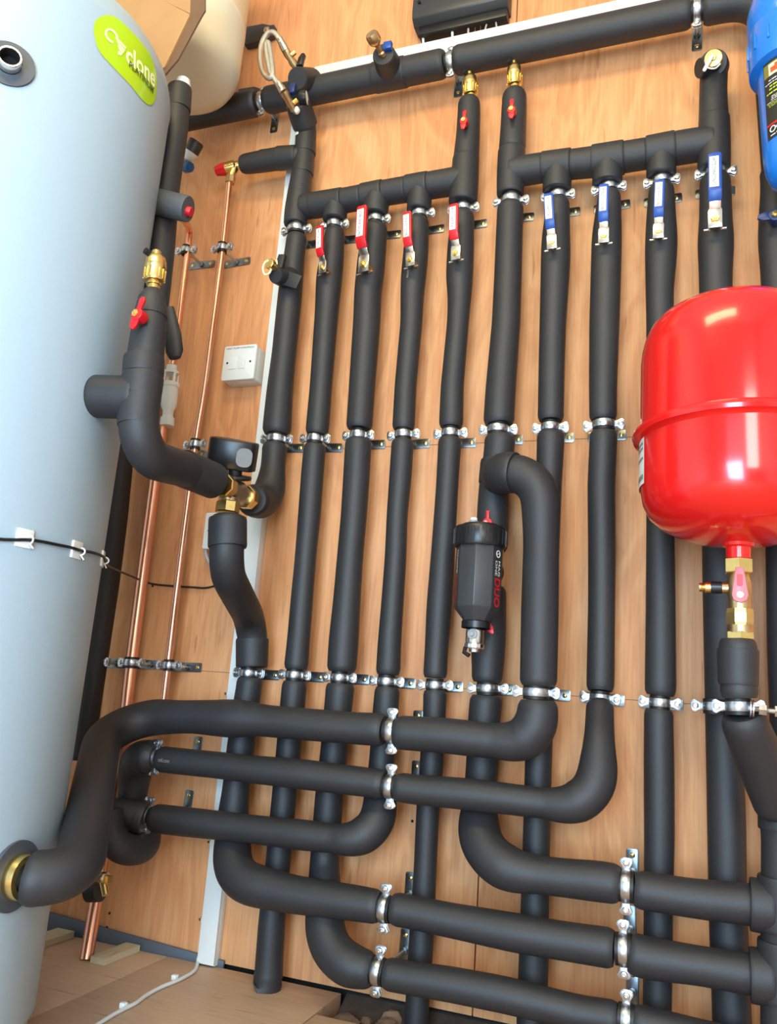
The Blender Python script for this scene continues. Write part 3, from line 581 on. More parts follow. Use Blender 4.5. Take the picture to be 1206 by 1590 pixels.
def butterfly(px, py, d, label, s=1.0, rot=0.0, m='redplastic'):
    a = PX(px, py, d); t = thing('butterfly_handle', label, 'valve handle', (0, 0, 0), 'butterfly valve handles')
    w = MB(); w.prism([(-.004, .004), (-.0035, .012), (-.0048, .022), (-.002, .026), (.002, .026), (.0048, .022), (.0035, .012), (.004, .004)][::-1], (0, .001, 0), (1, 0, 0), (0, 0, 1), .004)
    w.prism([(-.006, -.003), (-.0062, -.013), (-.003, -.021), (.003, -.022), (.0062, -.014), (.006, -.003)], (0, .001, 0), (1, 0, 0), (0, 0, 1), .004)
    w.cyl((0, .012, 0), (0, -1, 0), .009, .016, 20, .001); w.build('wing', M[m], t, .0008)
    MB().cyl((0, -.004, 0), (0, -1, 0), .0052, .003, 6).cyl((0, -.006, 0), (0, -1, 0), .0025, .003, 10).build('nut', M['brass'], t)
    t.matrix_world = Matrix.Translation(V(a)) @ Matrix.Rotation(rot, 4, 'Y') @ Matrix.Scale(s, 4); return t
butterfly(720, 188, .113, 'red butterfly handle on the first riser, left of the pair', 1.0, .05)
butterfly(794, 171, .113, 'red butterfly handle on the second riser, right of the pair', 1.02, 0)
butterfly(214, 489, DF+.045, 'red butterfly handle on the riser beside the cylinder', 1.15, .25)
butterfly(1203, 335, .125, 'dark blue butterfly handle cut by the right edge', 1.35, PI/2, 'navy')

# ---------------------------------------------------------------- three-port valve with motor head
pv = np.array(PX(362, 766, .30)); pl_ = PX(347, 753.5, .338); pr_ = PX(386, 774, .205)
ax = V(pr_-pl_).normalized()
t = thing('motor_valve', 'brass three-way valve with black motorised head between the black pipes', 'valve', pv)
L = V(pl_); Rr = V(pr_); mid = (L+Rr)/2; len_ = (Rr-L).length
MB().tube([L+ax*.012, L+ax*(len_*.35), mid, L+ax*(len_*.65), Rr-ax*.012], [.0165, .019, .023, .019, .0165], 22).tube([mid, V(PX(354, 782, .30))], [.019, .016], 20).build('valve_body', M['nickel'], t)
MB().cyl(L-ax*.008, ax, .0225, .028, 8, .002).build('union_nut', M['brass'], t)
MB().cyl(Rr-ax*.026, ax, .0235, .026, 8, .002).build('union_nut', M['brass'], t)
pb = V(PX(354.5, 779, .308)); MB().cyl(pb, (0, 0, -1), .0225, .022, 8, .002).build('union_nut', M['brass'], t)
MB().lathe([(.0165, -.006), (.019, -.004), (.019, .004), (.0165, .006)], V(PX(355, 777, .30)), (0, 0, 1), 20).build('collar', M['nickel'], t)
# tilted flange disc and head
nrm = Vector((.10, -.30, .95)).normalized(); fc = V(PX(364, 742, .285))
MB().lathe([(0, -.004), (.031, -.004), (.033, 0), (.031, .004), (.014, .006), (.014, .02), (0, .02)], fc, nrm, 28).build('flange', M['blackplastic'], t)
hc = V(PX(361, 706, .29))
uxh = (V(PX(396, 713, .275))-V(PX(325, 700, .30))); W_ = uxh.length; uxh.normalize(); uyh = nrm.cross(uxh).normalized()
uyh = (uyh-uxh*uyh.dot(uxh)).normalized(); uzh = uxh.cross(uyh)
if uzh.z < 0: uyh = -uyh; uzh = -uzh
poly = [(W_*.5*x, .036*y) for x, y in ((-.98, -.35), (-.8, -.85), (-.4, -1), (.35, -.82), (.85, -.62), (1, -.4), (1, .4), (.85, .62), (.35, .82), (-.4, 1), (-.8, .85), (-.98, .35))]
hd = MB().prism(poly, hc-uzh*.027, uxh, uyh, .056).build('motor_head', M['blackplastic'], t, .004)
MB().cyl(hc-uzh*.038-uxh*.002, uzh, .024, .014, 24, .002).build('neck', M['blackplastic'], t)
# grey window on the right-front face of the head
fa = (V((poly[4][0], poly[4][1], 0))-V((poly[3][0], poly[3][1], 0)))
f0 = hc+uxh*poly[2][0]*0+uxh*(poly[3][0]*.95)+uyh*poly[3][1]; f1 = hc+uxh*poly[5][0]+uyh*poly[5][1]*1.25
# choose the camera-facing side
if (f0-V(CAM)).length > (hc-V(CAM)).length: f0 = hc+uxh*(poly[3][0]*.95)-uyh*poly[3][1]; f1 = hc+uxh*poly[5][0]-uyh*poly[5][1]*1.25
wx = (f1-f0).normalized(); wn = wx.cross(uzh); 
if wn.dot(V(CAM)-f0) < 0: wn = -wn
wc = (f0+f1)/2+wn*.0015
pw = rrect(.030, .036, .012, 4)
MB().prism(pw, wc-wn*.002, wx if wx.cross(uzh).dot(wn) > 0 else -wx, uzh, .0045).build('window', M['lens'], hd)

# ---------------------------------------------------------------- big hot-water cylinder
AX, AY, CR = -1.163, -.644, .275
ZS = 1.615
cy = thing('hot_water_cylinder', 'tall pale grey hot-water cylinder with a lime green label, filling the left side', 'water heater', (AX, AY, 0))
prof = [(0, 0), (CR-.012, 0), (CR-.008, .004), (CR-.008, .05), (CR-.003, .053), (CR, .055), (CR, .06), (CR, ZS), (CR+.001, ZS+.004), (CR, ZS+.008), (CR-.002, ZS+.02), (CR-.007, ZS+.036), (CR-.016, ZS+.052), (CR-.034, ZS+.068), (CR-.07, ZS+.084), (CR-.14, ZS+.10), (0, ZS+.108)]
MB().lathe(prof, (AX, AY, 0), (0, 0, 1), 96).build('body', M['cyl'], cy)
def cylpt(px, py, r=CR):
    d = RT*(px-PPX)-UP*(py-PPY)+FW*FPX; ox, oy = CAM[0]-AX, CAM[1]-AY
    a = d[0]**2+d[1]**2; b = 2*(ox*d[0]+oy*d[1]); c = ox*ox+oy*oy-r*r; t = (-b-math.sqrt(max(0, b*b-4*a*c)))/2/a; p = CAM+d*t
    return p, math.atan2(p[1]-AY, p[0]-AX)
def onc(th, z, r): return Vector((AX+r*math.cos(th), AY+r*math.sin(th), z))
# label: fit an ellipse-like rounded shape in surface coordinates from its outline
out = [(163, 24), (149, 31), (145, 45), (148, 65), (155, 82), (168, 97), (185, 115), (203, 134), (218, 153), (228, 162), (235, 162), (240, 154), (242, 138), (242, 120), (238, 100), (230, 82), (218, 65), (203, 49), (188, 34), (176, 26)]
def closed(P, n=5):
    r = []; N = len(P)
    for i in range(N):
        p0, p1, p2, p3 = (np.array(P[(i+k) % N], float) for k in (-1, 0, 1, 2))
        for k in range(n):
            t_ = k/n; r.append(.5*((2*p1)+(p2-p0)*t_+(2*p0-5*p1+4*p2-p3)*t_*t_+(3*p1-p0-3*p2+p3)*t_**3))
    return r
out = closed(out)
uv = [cylpt(x, y) for x, y in out]; th = [u[1] for u in uv]; zz = [u[0][2] for u in uv]
tc_, zc_ = sum(th)/len(th), sum(zz)/len(zz)
mb = MB(); rings = 6; vs = []; fs = []; n = len(out)
for k in range(rings+1):
    f = k/rings
    for a, z in zip(th, zz): vs.append(onc(tc_+(a-tc_)*f, zc_+(z-zc_)*f, CR+.0012))
for k in range(rings):
    for i in range(n): j = (i+1) % n; fs.append((k*n+i, k*n+j, (k+1)*n+j, (k+1)*n+i))
lab = mb.add(vs, fs).build('maker_label', M['green'], cy)
# lettering laid on the curved face
A0, A1 = cylpt(168, 58), cylpt(235, 128)
def onlabel(pa, pb, off=.0022):
    (p0, t0), (p1, t1) = cylpt(*pa), cylpt(*pb); du = Vector(((t1-t0)*CR, p1[2]-p0[2])); Lr = du.length
    ct, cz = (t0+t1)/2, (p0[2]+p1[2])/2
    return Lr, lambda x, y: onc(ct+(x*du.x-y*du.y)/Lr/CR, cz+(x*du.y+y*du.x)/Lr, CR+off)
def strip_on(poly, m, off): vs = [onc(cylpt(x, y)[1], cylpt(x, y)[0][2], CR+off) for x, y in poly]; return MB().add(vs, [tuple(range(len(vs)))], False).build('mark', M[m], lab)
# big C as a ring arc, then the funnel-shaped y, then 'clone'
def arcpts(c, a, b, rot, t0, t1, n=18): return [(c[0]+a*math.cos(t)*math.cos(rot)-b*math.sin(t)*math.sin(rot), c[1]+a*math.cos(t)*math.sin(rot)+b*math.sin(t)*math.cos(rot)) for t in np.linspace(t0, t1, n)]
oC = arcpts((172, 56.5), 13.5, 8.6, .95, .62, 5.4); iC = arcpts((172, 56.5), 10, 5.4, .95, .62, 5.4)
vs = []
for q in oC+iC: u_ = cylpt(*q); vs.append(onc(u_[1], u_[0][2], CR+.0022))
n_ = len(oC); MB().add(vs, [(k, k+1, n_+k+1, n_+k) for k in range(n_-1)], False).build('lettering', M['paleprint'], lab)
for poly in ([(177, 59), (180, 58), (194.5, 74), (193.5, 77)], [(178.5, 61.5), (193, 78), (191, 81), (180.5, 67)], [(181, 69), (191, 81.5), (188.5, 84), (182.5, 76)], [(182.8, 78), (188.5, 84.5), (186.5, 87), (181.5, 85)]): strip_on(poly, 'paleprint', .0022)
Lr, fn = onlabel((194, 84), (239, 125)); lettering('clone', .043, None, (1, 0, 0), (0, 1, 0), M['paleprint'], lab, bold=.0011, width=Lr, fn=fn, name='lettering')
Lr2, fn2 = onlabel((199, 100), (236, 142), .0026); lettering('PLATINUM', .0165, None, (1, 0, 0), (0, 1, 0), M['darkprint'], lab, bold=.0002, width=Lr2, fn=fn2)
# open boss, top left
p, a = cylpt(14, 100); n = Vector((math.cos(a), math.sin(a), 0))
MB().lathe([(.019, -.003), (.0365, -.003), (.0365, .003), (.019, .003)], p, n, 32, True, True).build('grey_collar', M['collar'], cy)
MB().lathe([(.0135, -.02), (.0175, -.02), (.0175, .018), (.0165, .0195), (.0145, .0195), (.0135, .018)], p, n, 28, True, True).build('open_boss', M['steel'], cy)
MB().lathe([(0, .001), (.0132, .001), (.0134, .0172), (.0139, .0174), (.0139, 0), (0, 0)], p, n, 28).build('bore', M['dark'], cy)  # dark lining paints in the shade inside the hollow boss
# lower outlet collar and nut
p, a = cylpt(22, 1360); n = Vector((math.cos(a), math.sin(a), 0))
MB().lathe([(.02, -.003), (.047, -.003), (.047, .004), (.02, .004)], p, n, 32, True, True).build('grey_collar', M['collar'], cy)
MB().lathe([(.022, .002), (.029, .002), (.031, .008), (.031, .012), (.029, .02), (.022, .022)], V(p), n, 28, True, True).build('outlet_nut', M['brass'], cy)
# ---------------------------------------------------------------- sensor cable and its clips on the cylinder
cpts = [(-14, 836), (0, 838), (20, 838.5), (40, 838.5), (60, 841), (85, 846), (105, 850), (122, 855), (140, 858), (155, 864), (163, 872)]
q = []
for x, y in cpts:
    p, a = cylpt(x, y); q.append(onc(a, p[2], CR+.0055))
wpts = [PX(170, 880, .35), PX(200, 893, .15), PX(230, 905, .04), PX(255, 909, .01), PX(300, 912, .008), PX(318, 913, .008), PX(335, 909, .01), PX(352, 900, .012)]
Q2 = [np.array(x) for x in q]+wpts
def smoothline(P, n=8):
    P = [np.array(p, float) for p in P]; out = []
    for i in range(len(P)-1):
        p0, p1, p2, p3 = P[max(i-1, 0)], P[i], P[i+1], P[min(i+2, len(P)-1)]
        for k in range(n):
            t_ = k/n; out.append(.5*((2*p1)+(p2-p0)*t_+(2*p0-5*p1+4*p2-p3)*t_*t_+(3*p1-p0-3*p2+p3)*t_**3))
    out.append(P[-1]); return out
ca = MB().tube(smoothline(Q2), .0024, 8).build('sensor_cable', M['cable'], off=Q2[0]); tag(ca, 'thin black sensor cable across the cylinder and onto the plywood wall', 'cable')
for i, (x, y, lb) in enumerate(((37, 836, 'white adhesive cable clip on the cylinder, leftmost of three'), (118, 854, 'white adhesive cable clip in the middle of the cylinder cable'), (158, 868, 'white adhesive cable clip at the right edge of the cylinder'))):
    p, a = cylpt(x, y); n = Vector((math.cos(a), math.sin(a), 0)); u = Vector((-n.y, n.x, 0)); t = thing('cable_clip', lb, 'cable clip', p, 'cable clips on the cylinder')
    MB().prism(rrect(.026, .027, .002, 2), V(p)-n*.0008, u, (0, 0, 1), .004).build('base', M['white'], t, .0006)
    pts = [V(p)+u*.008+n*(.0035+.007*math.sin(PI*k/8))+Vector((0, 0, .0055*math.cos(PI*k/8)-.001)) for k in range(9)]
    MB().tube(pts, .0014, 6).tube([V(p)+u*.008+n*.004-Vector((0, 0, .006)), V(p)+u*.012+n*.008-Vector((0, 0, .013))], .0012, 6).build('tie', M['white'], t)

# ---------------------------------------------------------------- white expansion vessel, its strap, cardboard
DT, RTK = .265, .155
rx = PX(380, 60, DT); az = math.atan2(rx[0], WD-DT); txc = rx[0]-RTK/math.cos(az)
zb = None
lo, hi = 1.6, 2.2
for _ in range(40):
    zm = (lo+hi)/2; v = np.array([txc+.03, -DT, zm])-CAM; 
    if PPY-FPX*(v@UP)/(v@FW) > 150: lo = zm
    else: hi = zm
zb = lo+.042
tk = thing('white_vessel', 'cream white expansion vessel high on the wall behind the cylinder', 'tank', (txc, -DT, zb))
MB().lathe([(0, 0), (.06, .003), (.10, .008), (.128, .017), (.143, .029), (.152, .047), (RTK, .065), (RTK, .16), (RTK+.0012, .162), (RTK+.0012, .176), (RTK, .178), (RTK, .42), (.14, .47), (.08, .49), (0, .495)], (txc, -DT, zb), (0, 0, 1), 64).build('shell', M['cream'], tk)
for (x0, y0, x1, y1, h) in ((386, 44, 417, 40, .030), (374, 145, 402, 140, .034)):
    a = PX(x0, y0, .06); b = PX(x1, y1, .02); mb = MB(); c = (np.array(a)+np.array(b))/2
    mb.prism([(-.05, -h), (.0, -h*.9), (.022, -h*.55), (.036, -h*.5), (.036, h*.5), (.022, h*.55), (0, h*.9), (-.05, h)], (c[0], -.004, c[2]), (1, 0, 0), (0, 0, 1), .02); br = mb.build('bracket', M['satinblack'], tk, .003)
    MB().cyl((c[0]+.016, -.024, c[2]), (0, -1, 0), .009, .003, 16).cyl((c[0]+.016, -.027, c[2]), (0, -1, 0), .005, .004, 6).build('bolt', M['steel'], br)
def extrude_px(poly, d0, d1, m, name, parent):
    mb = MB(); A = [PX(x, y, d0) for x, y in poly]; off = np.array([0, d0-d1, 0]); B = [a+off for a in A]; n = len(A)
    mb.add(A+B, [tuple(range(n)), tuple(range(2*n-1, n-1, -1))]+[(i, n+i, n+(i+1) % n, (i+1) % n) for i in range(n)], False); return mb.build(name, M[m], parent)
cb = thing('cardboard_box', 'brown cardboard box wedged on top of the cylinder by the white vessel', 'box', PX(262, 90, .46))
extrude_px([(120, -40), (180, -40), (252, 0), (295, 22), (256, 103), (225, 130), (120, 60)], .47, .466, 'card', 'front_flap', cb)
extrude_px([(295, 22), (297, -40), (318, -40), (318, 16), (313, 24), (276, 92), (254, 118), (250, 112)], .466, .462, 'cardshade', 'side_flap', cb)
extrude_px([(236, -40), (297, -40), (297, 22), (252, 0)], .464, .461, 'card', 'back_flap', cb)

# ---------------------------------------------------------------- red expansion vessel
DR = .265
cR = PX(1141, 640, DR); rxw = cR[0]
az = math.atan2(PX(994, 640, DR)[0], WD-DR); RR_ = (rxw-PX(993, 640, DR)[0])*math.cos(az)*1.0
def zat(px, py, d): return PX(px, py, d)[2]
zb = zat(1141, 851, DR-.03); zm = zat(1141, 640, DR); 
rv = thing('red_vessel', 'glossy red expansion vessel with a rolled seam, at the right edge', 'tank', (rxw, -DR, zb))
H0 = zb; ztop = 1.175
zr = zat(1141, 629, DR+RR_)
print('vessel', rxw, RR_, zb, zr)
k = RR_
prof = [(0, zb), (.25*k, zb+.001), (.45*k, zb+.006), (.62*k, zb+.014), (.78*k, zb+.026), (.90*k, zb+.042), (.965*k, zb+.061), (k*.993, zb+.084), (k, zb+.108), (k, zr-.012), (k+.003, zr-.009), (k+.010, zr-.006), (k+.012, zr), (k+.010, zr+.005), (k+.003, zr+.008), (k*.995, zr+.011)]
zt = zr+.138
prof += [(k*.993, zt-.015), (k*.980, zt+.006), (.950*k, zt+.026), (.89*k, zt+.045), (.80*k, zt+.060), (.66*k, zt+.073), (.48*k, zt+.083), (.28*k, zt+.089), (.12*k, zt+.091), (0, zt+.0915)]
MB().lathe(prof, (rxw, -DR, 0), (0, 0, 1), 96).build('shell', M['red'], rv)
MB().lathe([(.020, -.001), (.024, .0), (.022, -.006), (.018, -.008), (.0175, -.034), (0, -.034)], (rxw, -DR, zb+.002), (0, 0, 1), 28).build('neck', M['red'], rv)
def vespt(px, py, r):
    d = RT*(px-PPX)-UP*(py-PPY)+FW*FPX; ox, oy = CAM[0]-rxw, CAM[1]+DR; a = d[0]**2+d[1]**2; b = 2*(ox*d[0]+oy*d[1]); c = ox*ox+oy*oy-r*r
    t_ = (-b-math.sqrt(max(0, b*b-4*a*c)))/2/a; p = CAM+d*t_; return math.atan2(p[1]+DR, p[0]-rxw), p[2]
a0, z0 = vespt(1000.5, 700, k); mb = MB(); vs = []; fs = []
for i in range(9):
    a = a0-i*.06; 
    for z in (z0-.052, z0+.045): vs.append((rxw+(k+.0008)*math.cos(a), -DR+(k+.0008)*math.sin(a), z))
fs = [(2*i, 2*i+1, 2*i+3, 2*i+2) for i in range(8)]
mb.add(vs, fs); lbv = mb.build('data_label', M['label'], rv)
mb = MB(); vs = []
for zlo, zhi in ((z0+.030, z0+.043), (z0+.012, z0+.016), (z0+.004, z0+.008), (z0-.012, z0-.008), (z0-.044, z0-.036)):
    n0 = len(vs); vv_ = []
    for i in range(7):
        a = a0-.03-i*.06
        for z in (zlo, zhi): vv_.append((rxw+(k+.0014)*math.cos(a), -DR+(k+.0014)*math.sin(a), z))
    mb.add(vv_, [(2*i, 2*i+1, 2*i+3, 2*i+2) for i in range(6)])
mb.build('print_bars', M['greyink'], lbv)
# isolating valve under it
zn = zb-.030
iv = thing('isolating_valve', 'brass isolating valve with pink lever and drain cock under the red vessel', 'valve', (rxw, -DR, zn-.12))
c0 = (rxw, -DR, 0)
def zpx(y): return zat(1141, y, DR)
MB().cyl((rxw, -DR, zpx(891)), (0, 0, 1), .0215, zpx(868)-zpx(891), 6, .0015).build('union_nut', M['brass'], iv)
MB().lathe([(0, zpx(948)), (.016, zpx(948)), (.016, zpx(930)), (.0175, zpx(925)), (.0175, zpx(905)), (.015, zpx(896)), (.014, zpx(889)), (0, zpx(889))], c0, (0, 0, 1), 24).build('valve_body', M['dbrass'], iv)
MB().lathe([(0, zpx(972)), (.0185, zpx(972)), (.02, zpx(967)), (.0205, zpx(953)), (.0195, zpx(946)), (0, zpx(946))], c0, (0, 0, 1), 8, False).build('union_nut', M['brass'], iv)
MB().lathe([(0, zpx(983)), (.0185, zpx(983)), (.0185, zpx(971)), (0, zpx(971))], c0, (0, 0, 1), 24).build('thread', M['dbrass'], iv)
MB().cyl((rxw, -DR, zpx(993)), (0, 0, 1), .0205, zpx(981)-zpx(993), 6, .001).build('lock_nut', M['brass'], iv)
lz = zpx(927); mb = MB(); mb.prism([(-.0115, 0), (-.009, -.008), (0, -.0115), (.009, -.008), (.0115, 0), (.0055, .042), (-.0055, .042)], (rxw, -DR-.020, lz), (1, 0, 0), (0, 0, 1), .005); lv = mb.build('lever', M['pinkplastic'], iv, .001)
MB().prism(rrect(.008, .018, .002, 2), (rxw, -DR-.0252, lz+.022), (1, 0, 0), (0, 0, 1), .0006).build('pad', M['redplastic'], lv)
MB().cyl((rxw, -DR-.010, lz), (0, -1, 0), .0045, .0175, 12).build('screw', M['brass'], lv)
zd = zpx(913); mb = MB(); 
MB().cyl((rxw-.012, -DR, zd), (-1, 0, 0), .0085, .014, 14).build('drain_stem', M['dbrass'], iv)
MB().cyl((rxw-.024, -DR, zd), (-1, 0, 0), .0095, .016, 20, .001).build('drain_collar', M['blackplastic'], iv)
MB().lathe([(0, 0), (.0085, 0), (.0085, .008), (.005, .010), (.0065, .012), (.0068, .0165), (0, .0165)], (rxw-.040, -DR, zd), (-1, 0, 0), 16).build('drain_cap', M['brass'], iv)
# insulated drop from the vessel to the collector
d12 = thing('insulated_pipe', 'black insulated pipe below the red vessel, slanting right into the corner collector', 'pipe', PX(1160, 1150, .24), GP)
run(d12, [('v', 993, 1115, 1176, DR), ('v', 1045, 1115, 1176, DR), ('v', 1085, 1121, 1175, DR), ('c', 1151, 1112, .262, .0325, .04), ('c', 1187, 1195, .20, .036, .05), ('v', 1260, 1172, 1240, .165)], [(1148, 1097, DR-.003)], m='foam')
sleeve(d12, [('v', 1008, 1112, 1179, DR), ('v', 1064, 1114, 1178, DR)])
clamp(1146, 1097, DR, 'zinc clamp with a long threaded rod under the red vessel', False, rr=.019, plate=False, stud=False)
tr = thing('threaded_rod', 'threaded steel rod with nuts running right from the vessel pipe clamp', 'rod', PX(1190, 1101, DR))
a = PX(1152, 1099, DR+.012); b = PX(1330, 1118, DR+.012); u = V(b-a).normalized()
MB().tube([a, b], .0042, 10).build('rod', M['steel'], tr)
for s, r_, h in ((.010, .013, .002), (.0135, .013, .002), (.022, .008, .010), (.043, .0085, .012)): MB().cyl(V(a)+u*s, u, r_, h, 6 if h > .005 else 20).build('nut' if h > .005 else 'washer', M['zinc'], tr)
MB().tube([V(a)+u*.055, V(a)+u*.2], .0066, 12).build('socket', M['zinc'], tr)
clamp(1108, 1097, .105, 'zinc clamp on the thick pipe left of the threaded rod', False, rr=.018, plate=False, stud=False)
# collector in the corner
col = thing('insulated_collector', 'thick black insulated collector at the lower right where three pipes join', 'manifold', PX(1215, 1560, .14))
run(col, [('v', 1235, 1170, 1246, .15), ('v', 1290, 1181, 1250, .14), ('v', 1400, 1181, 1252, .14), ('v', 1500, 1180, 1254, .14), ('v', 1640, 1180, 1258, .14)])
for y0, y1, k_ in ((1232, 1290, 1.06), (1362, 1446, 1.09), (1462, 1556, 1.09)):
    A = ctrl(('v', y0, 1178, 1250, .142)); B = ctrl(('v', y1, 1178, 1251, .142)); straight(col, A[0], B[0], A[1]*k_, B[1]*k_, name='tee_sleeve')
for x0, y0, x1, y1, r in ((1164, 1403, 1200, 1409, .0385), (1164, 1513, 1200, 1519, .0385)):
    straight(col, PX(x0, y0, .14), PX(x1, y1, .14), r, r, name='tee_branch')

# ---------------------------------------------------------------- dirt filter
DM = .165
mc = thing('dirt_filter', 'black octagonal magnetic dirt filter with red and white lettering', 'filter', PX(740, 980, DM))
ft = PX(744, 836, DM); fb = PX(739, 985, DM); xm = (ft[0]+fb[0])/2
def fz(y): return PX(742, y, DM)[2]
oct_ = []
rb_ = .0425; PH = math.radians(28)
mb = MB(); mb.lathe([(0, fz(968)), (.024, fz(968)), (.0255, fz(962)), (rb_*.97, fz(946)), (rb_, fz(942)), (rb_, fz(846)), (0, fz(846))], (xm, -DM, 0), (0, 0, 1), 8, False, phase=PH)
ob = mb.build('canister', M['satinblack'], mc, .0012); 
ob.rotation_euler = (0, 0, 0)
mb = MB(); mb.lathe([(0, fz(851)), (.045, fz(851)), (.047, fz(848)), (.047, fz(823)), (.045, fz(820)), (.036, fz(819)), (.034, fz(816)), (0, fz(816))], (xm, -DM, 0), (0, 0, 1), 48)
cap_ = mb.build('cap_ring', M['blackplastic'], mc)
for i in range(24):
    th = 2*PI*i/24; n = Vector((math.cos(th), math.sin(th), 0)); z = (fz(823)+fz(848))/2
    r_ = MB(); r_.box(Vector((xm, -DM, z))+n*.0468, (.0035, .003, fz(824)-fz(847)), (-n.y, n.x, 0), (n.x, n.y, 0)); r_.build('rib', M['blackplastic'], cap_)
MB().lathe([(.026, fz(976)), (.026, fz(966)), (.0235, fz(964)), (.0, fz(964)), (0, fz(976))], (xm, -DM, 0), (0, 0, 1), 24).build('base_ring', M['blackplastic'], mc)
zz_ = fz(1010)
dv = MB().lathe([(0, fz(999)), (.0155, fz(999)), (.0165, fz(996)), (.0165, fz(980)), (.015, fz(975)), (0, fz(975))], (xm-.001, -DM, 0), (0, 0, 1), 24).build('drain_valve', M['steel'], mc)
MB().cyl((xm-.001, -DM-.014, fz(986)), (-.15, -1, 0), .0095, .004, 20, .001).cyl((xm-.0015, -DM-.018, fz(986)), (-.15, -1, 0), .0042, .003, 14, .0008).build('screw', M['grey'], dv)
MB().lathe([(0, fz(1008)), (.0165, fz(1008)), (.0175, fz(1006)), (.0175, fz(1001)), (.0165, fz(999)), (0, fz(999))], (xm-.001, -DM, 0), (0, 0, 1), 14, False).build('knurled_ring', M['steel'], dv)
MB().cyl((xm-.001, -DM, fz(1013)), (0, 0, 1), .009, fz(1007)-fz(1013), 16).build('outlet', M['steel'], dv)
MB().tube([(xm-.017, -DM, fz(1006)), (xm-.018, -DM-.004, fz(1014)), (xm-.008, -DM-.006, fz(1019))], .004, 8).build('tether', M['blackplastic'], dv)
p = PX(735, 818, DM-.005); MB().cyl(p, (0, 0, 1), .0085, .012, 18, .001).build('vent_plug', M['grey'], mc); MB().cyl(V(p)+Vector((0, 0, .008)), (0, 0, 1), .0065, .009, 14, .001).build('vent_screw', M['label'], mc)
# red isolating handles, brass nut behind
for (x, y, s, up) in ((757, 813, 1.0, 1), (762, 975, .9, -1)):
    p = PX(x, y, .135); mb = MB()
    mb.prism([(-.003, .004), (-.0026, .018), (-.0036, .024), (.0036, .024), (.0026, .018), (.003, .004)][::-1] if up > 0 else [(-.012, .012), (-.006, -.006), (.004, -.012), (.007, -.009), (.004, .002), (-.004, .014)], (p[0], p[1], p[2]), (1, 0, 0), (0, 0, 1), .005); mb.cyl((p[0], p[1]+.006, p[2]), (0, -1, 0), .010 if up > 0 else .005, .012, 18, .001)
    h = mb.build('red_handle', M['redplastic'], mc, .0008)
    if up > 0: MB().cyl((p[0]-.002, p[1]-.007, p[2]), (0, -1, 0), .004, .003, 12).build('screw', M['steel'], h)
p = PX(766, 890, .095); MB().cyl(p, (-.4, -1, 0), .024, .022, 40).build('union_nut', M['dbrass'], mc)
gr = MB()
for i in range(36):
    th = 2*PI*i/36; u = Vector((-.4, -1, 0)).normalized(); e1 = Vector((0, 0, 1)); e2 = u.cross(e1); n = e1*math.cos(th)+e2*math.sin(th); gr.box(V(p)+u*.018+n*.0245, (.0022, .002, .012), n.cross(u), n)
gr.build('gear_teeth', M['brass'], mc)['kind'] = 'stuff'
MB().tube([PX(768, 850, .08), PX(762, 915, .08)], .018, 16).build('pipe_stub', M['dbrass'], mc)
# lettering down the right-front face (octagon faces are centred on multiples of 45 degrees)
def face(i):
    th = 2*PI*i/8+PH; ax_ = Vector((0, 0, 1)); a_ = Vector((1, 0, 0)); w_ = ax_.cross(a_); n = a_*math.cos(th)+w_*math.sin(th); ap = rb_*math.cos(PI/8); return n, Vector((xm, -DM, 0))+n*(ap+.0006), n.cross(ax_)*-1
n, o_, tx = face(7)  # turned to the right of the camera
tz = Vector((0, 0, -1))
o1 = Vector((o_.x, o_.y, fz(921))); lettering('DUO', .026, o1, (0, 0, -1), n.cross(Vector((0, 0, -1))), M['redplastic'], ob, bold=.0006, width=fz(898)-fz(942))
yv = n.cross(Vector((0, 0, -1)))
for row, s_ in ((.0045, 'MAG'), (-.0055, 'ONE')):
    o2 = Vector((o_.x, o_.y, fz(884)))+yv*row; lettering(s_, .0095, o2, (0, 0, -1), yv, M['label'], ob, width=fz(873)-fz(896))
MB().lathe([(.0052, -.0002), (.0068, -.0002), (.0068, .0003), (.0052, .0003)], Vector((o_.x, o_.y, fz(862))), n, 20, True, True).build('ring_mark', M['label'], ob)
MB().prism([(-.0045, -.0015), (.0045, .001), (.0045, .002), (-.0045, -.0005)], Vector((o_.x, o_.y, fz(862))), yv, (0, 0, 1), .0004).build('ring_mark', M['label'], ob)
n2, o3, _ = face(4); yv2 = n2.cross(Vector((0, 0, -1)))
lettering('DUO', .022, Vector((o3.x, o3.y, fz(918))), (0, 0, -1), yv2, M['redplastic'], ob, width=fz(896)-fz(938)); lettering('MAGONE', .010, Vector((o3.x, o3.y, fz(875))), (0, 0, -1), yv2, M['label'], ob, width=fz(857)-fz(893))
# foam tee on the filter feed where the front riser leaves
st = [o for o in COL.objects if o.get('label', '').startswith('black insulated pipe above the dirt filter')][0]
sleeve(st, vv([(716, 746, 800), (752, 742.5, 796)]), 'foam', 'tee_sleeve', .03)
fr = [o for o in COL.objects if o.get('label', '').startswith('thick front riser')][0]
sleeve(fr, [('c', 776, 740, .085, .037, 0), ('c', 783, 733, .15, .039, .03), ('c', 800, 734, .155, .0385, 0)], 'foam', 'tee_sleeve', .03)

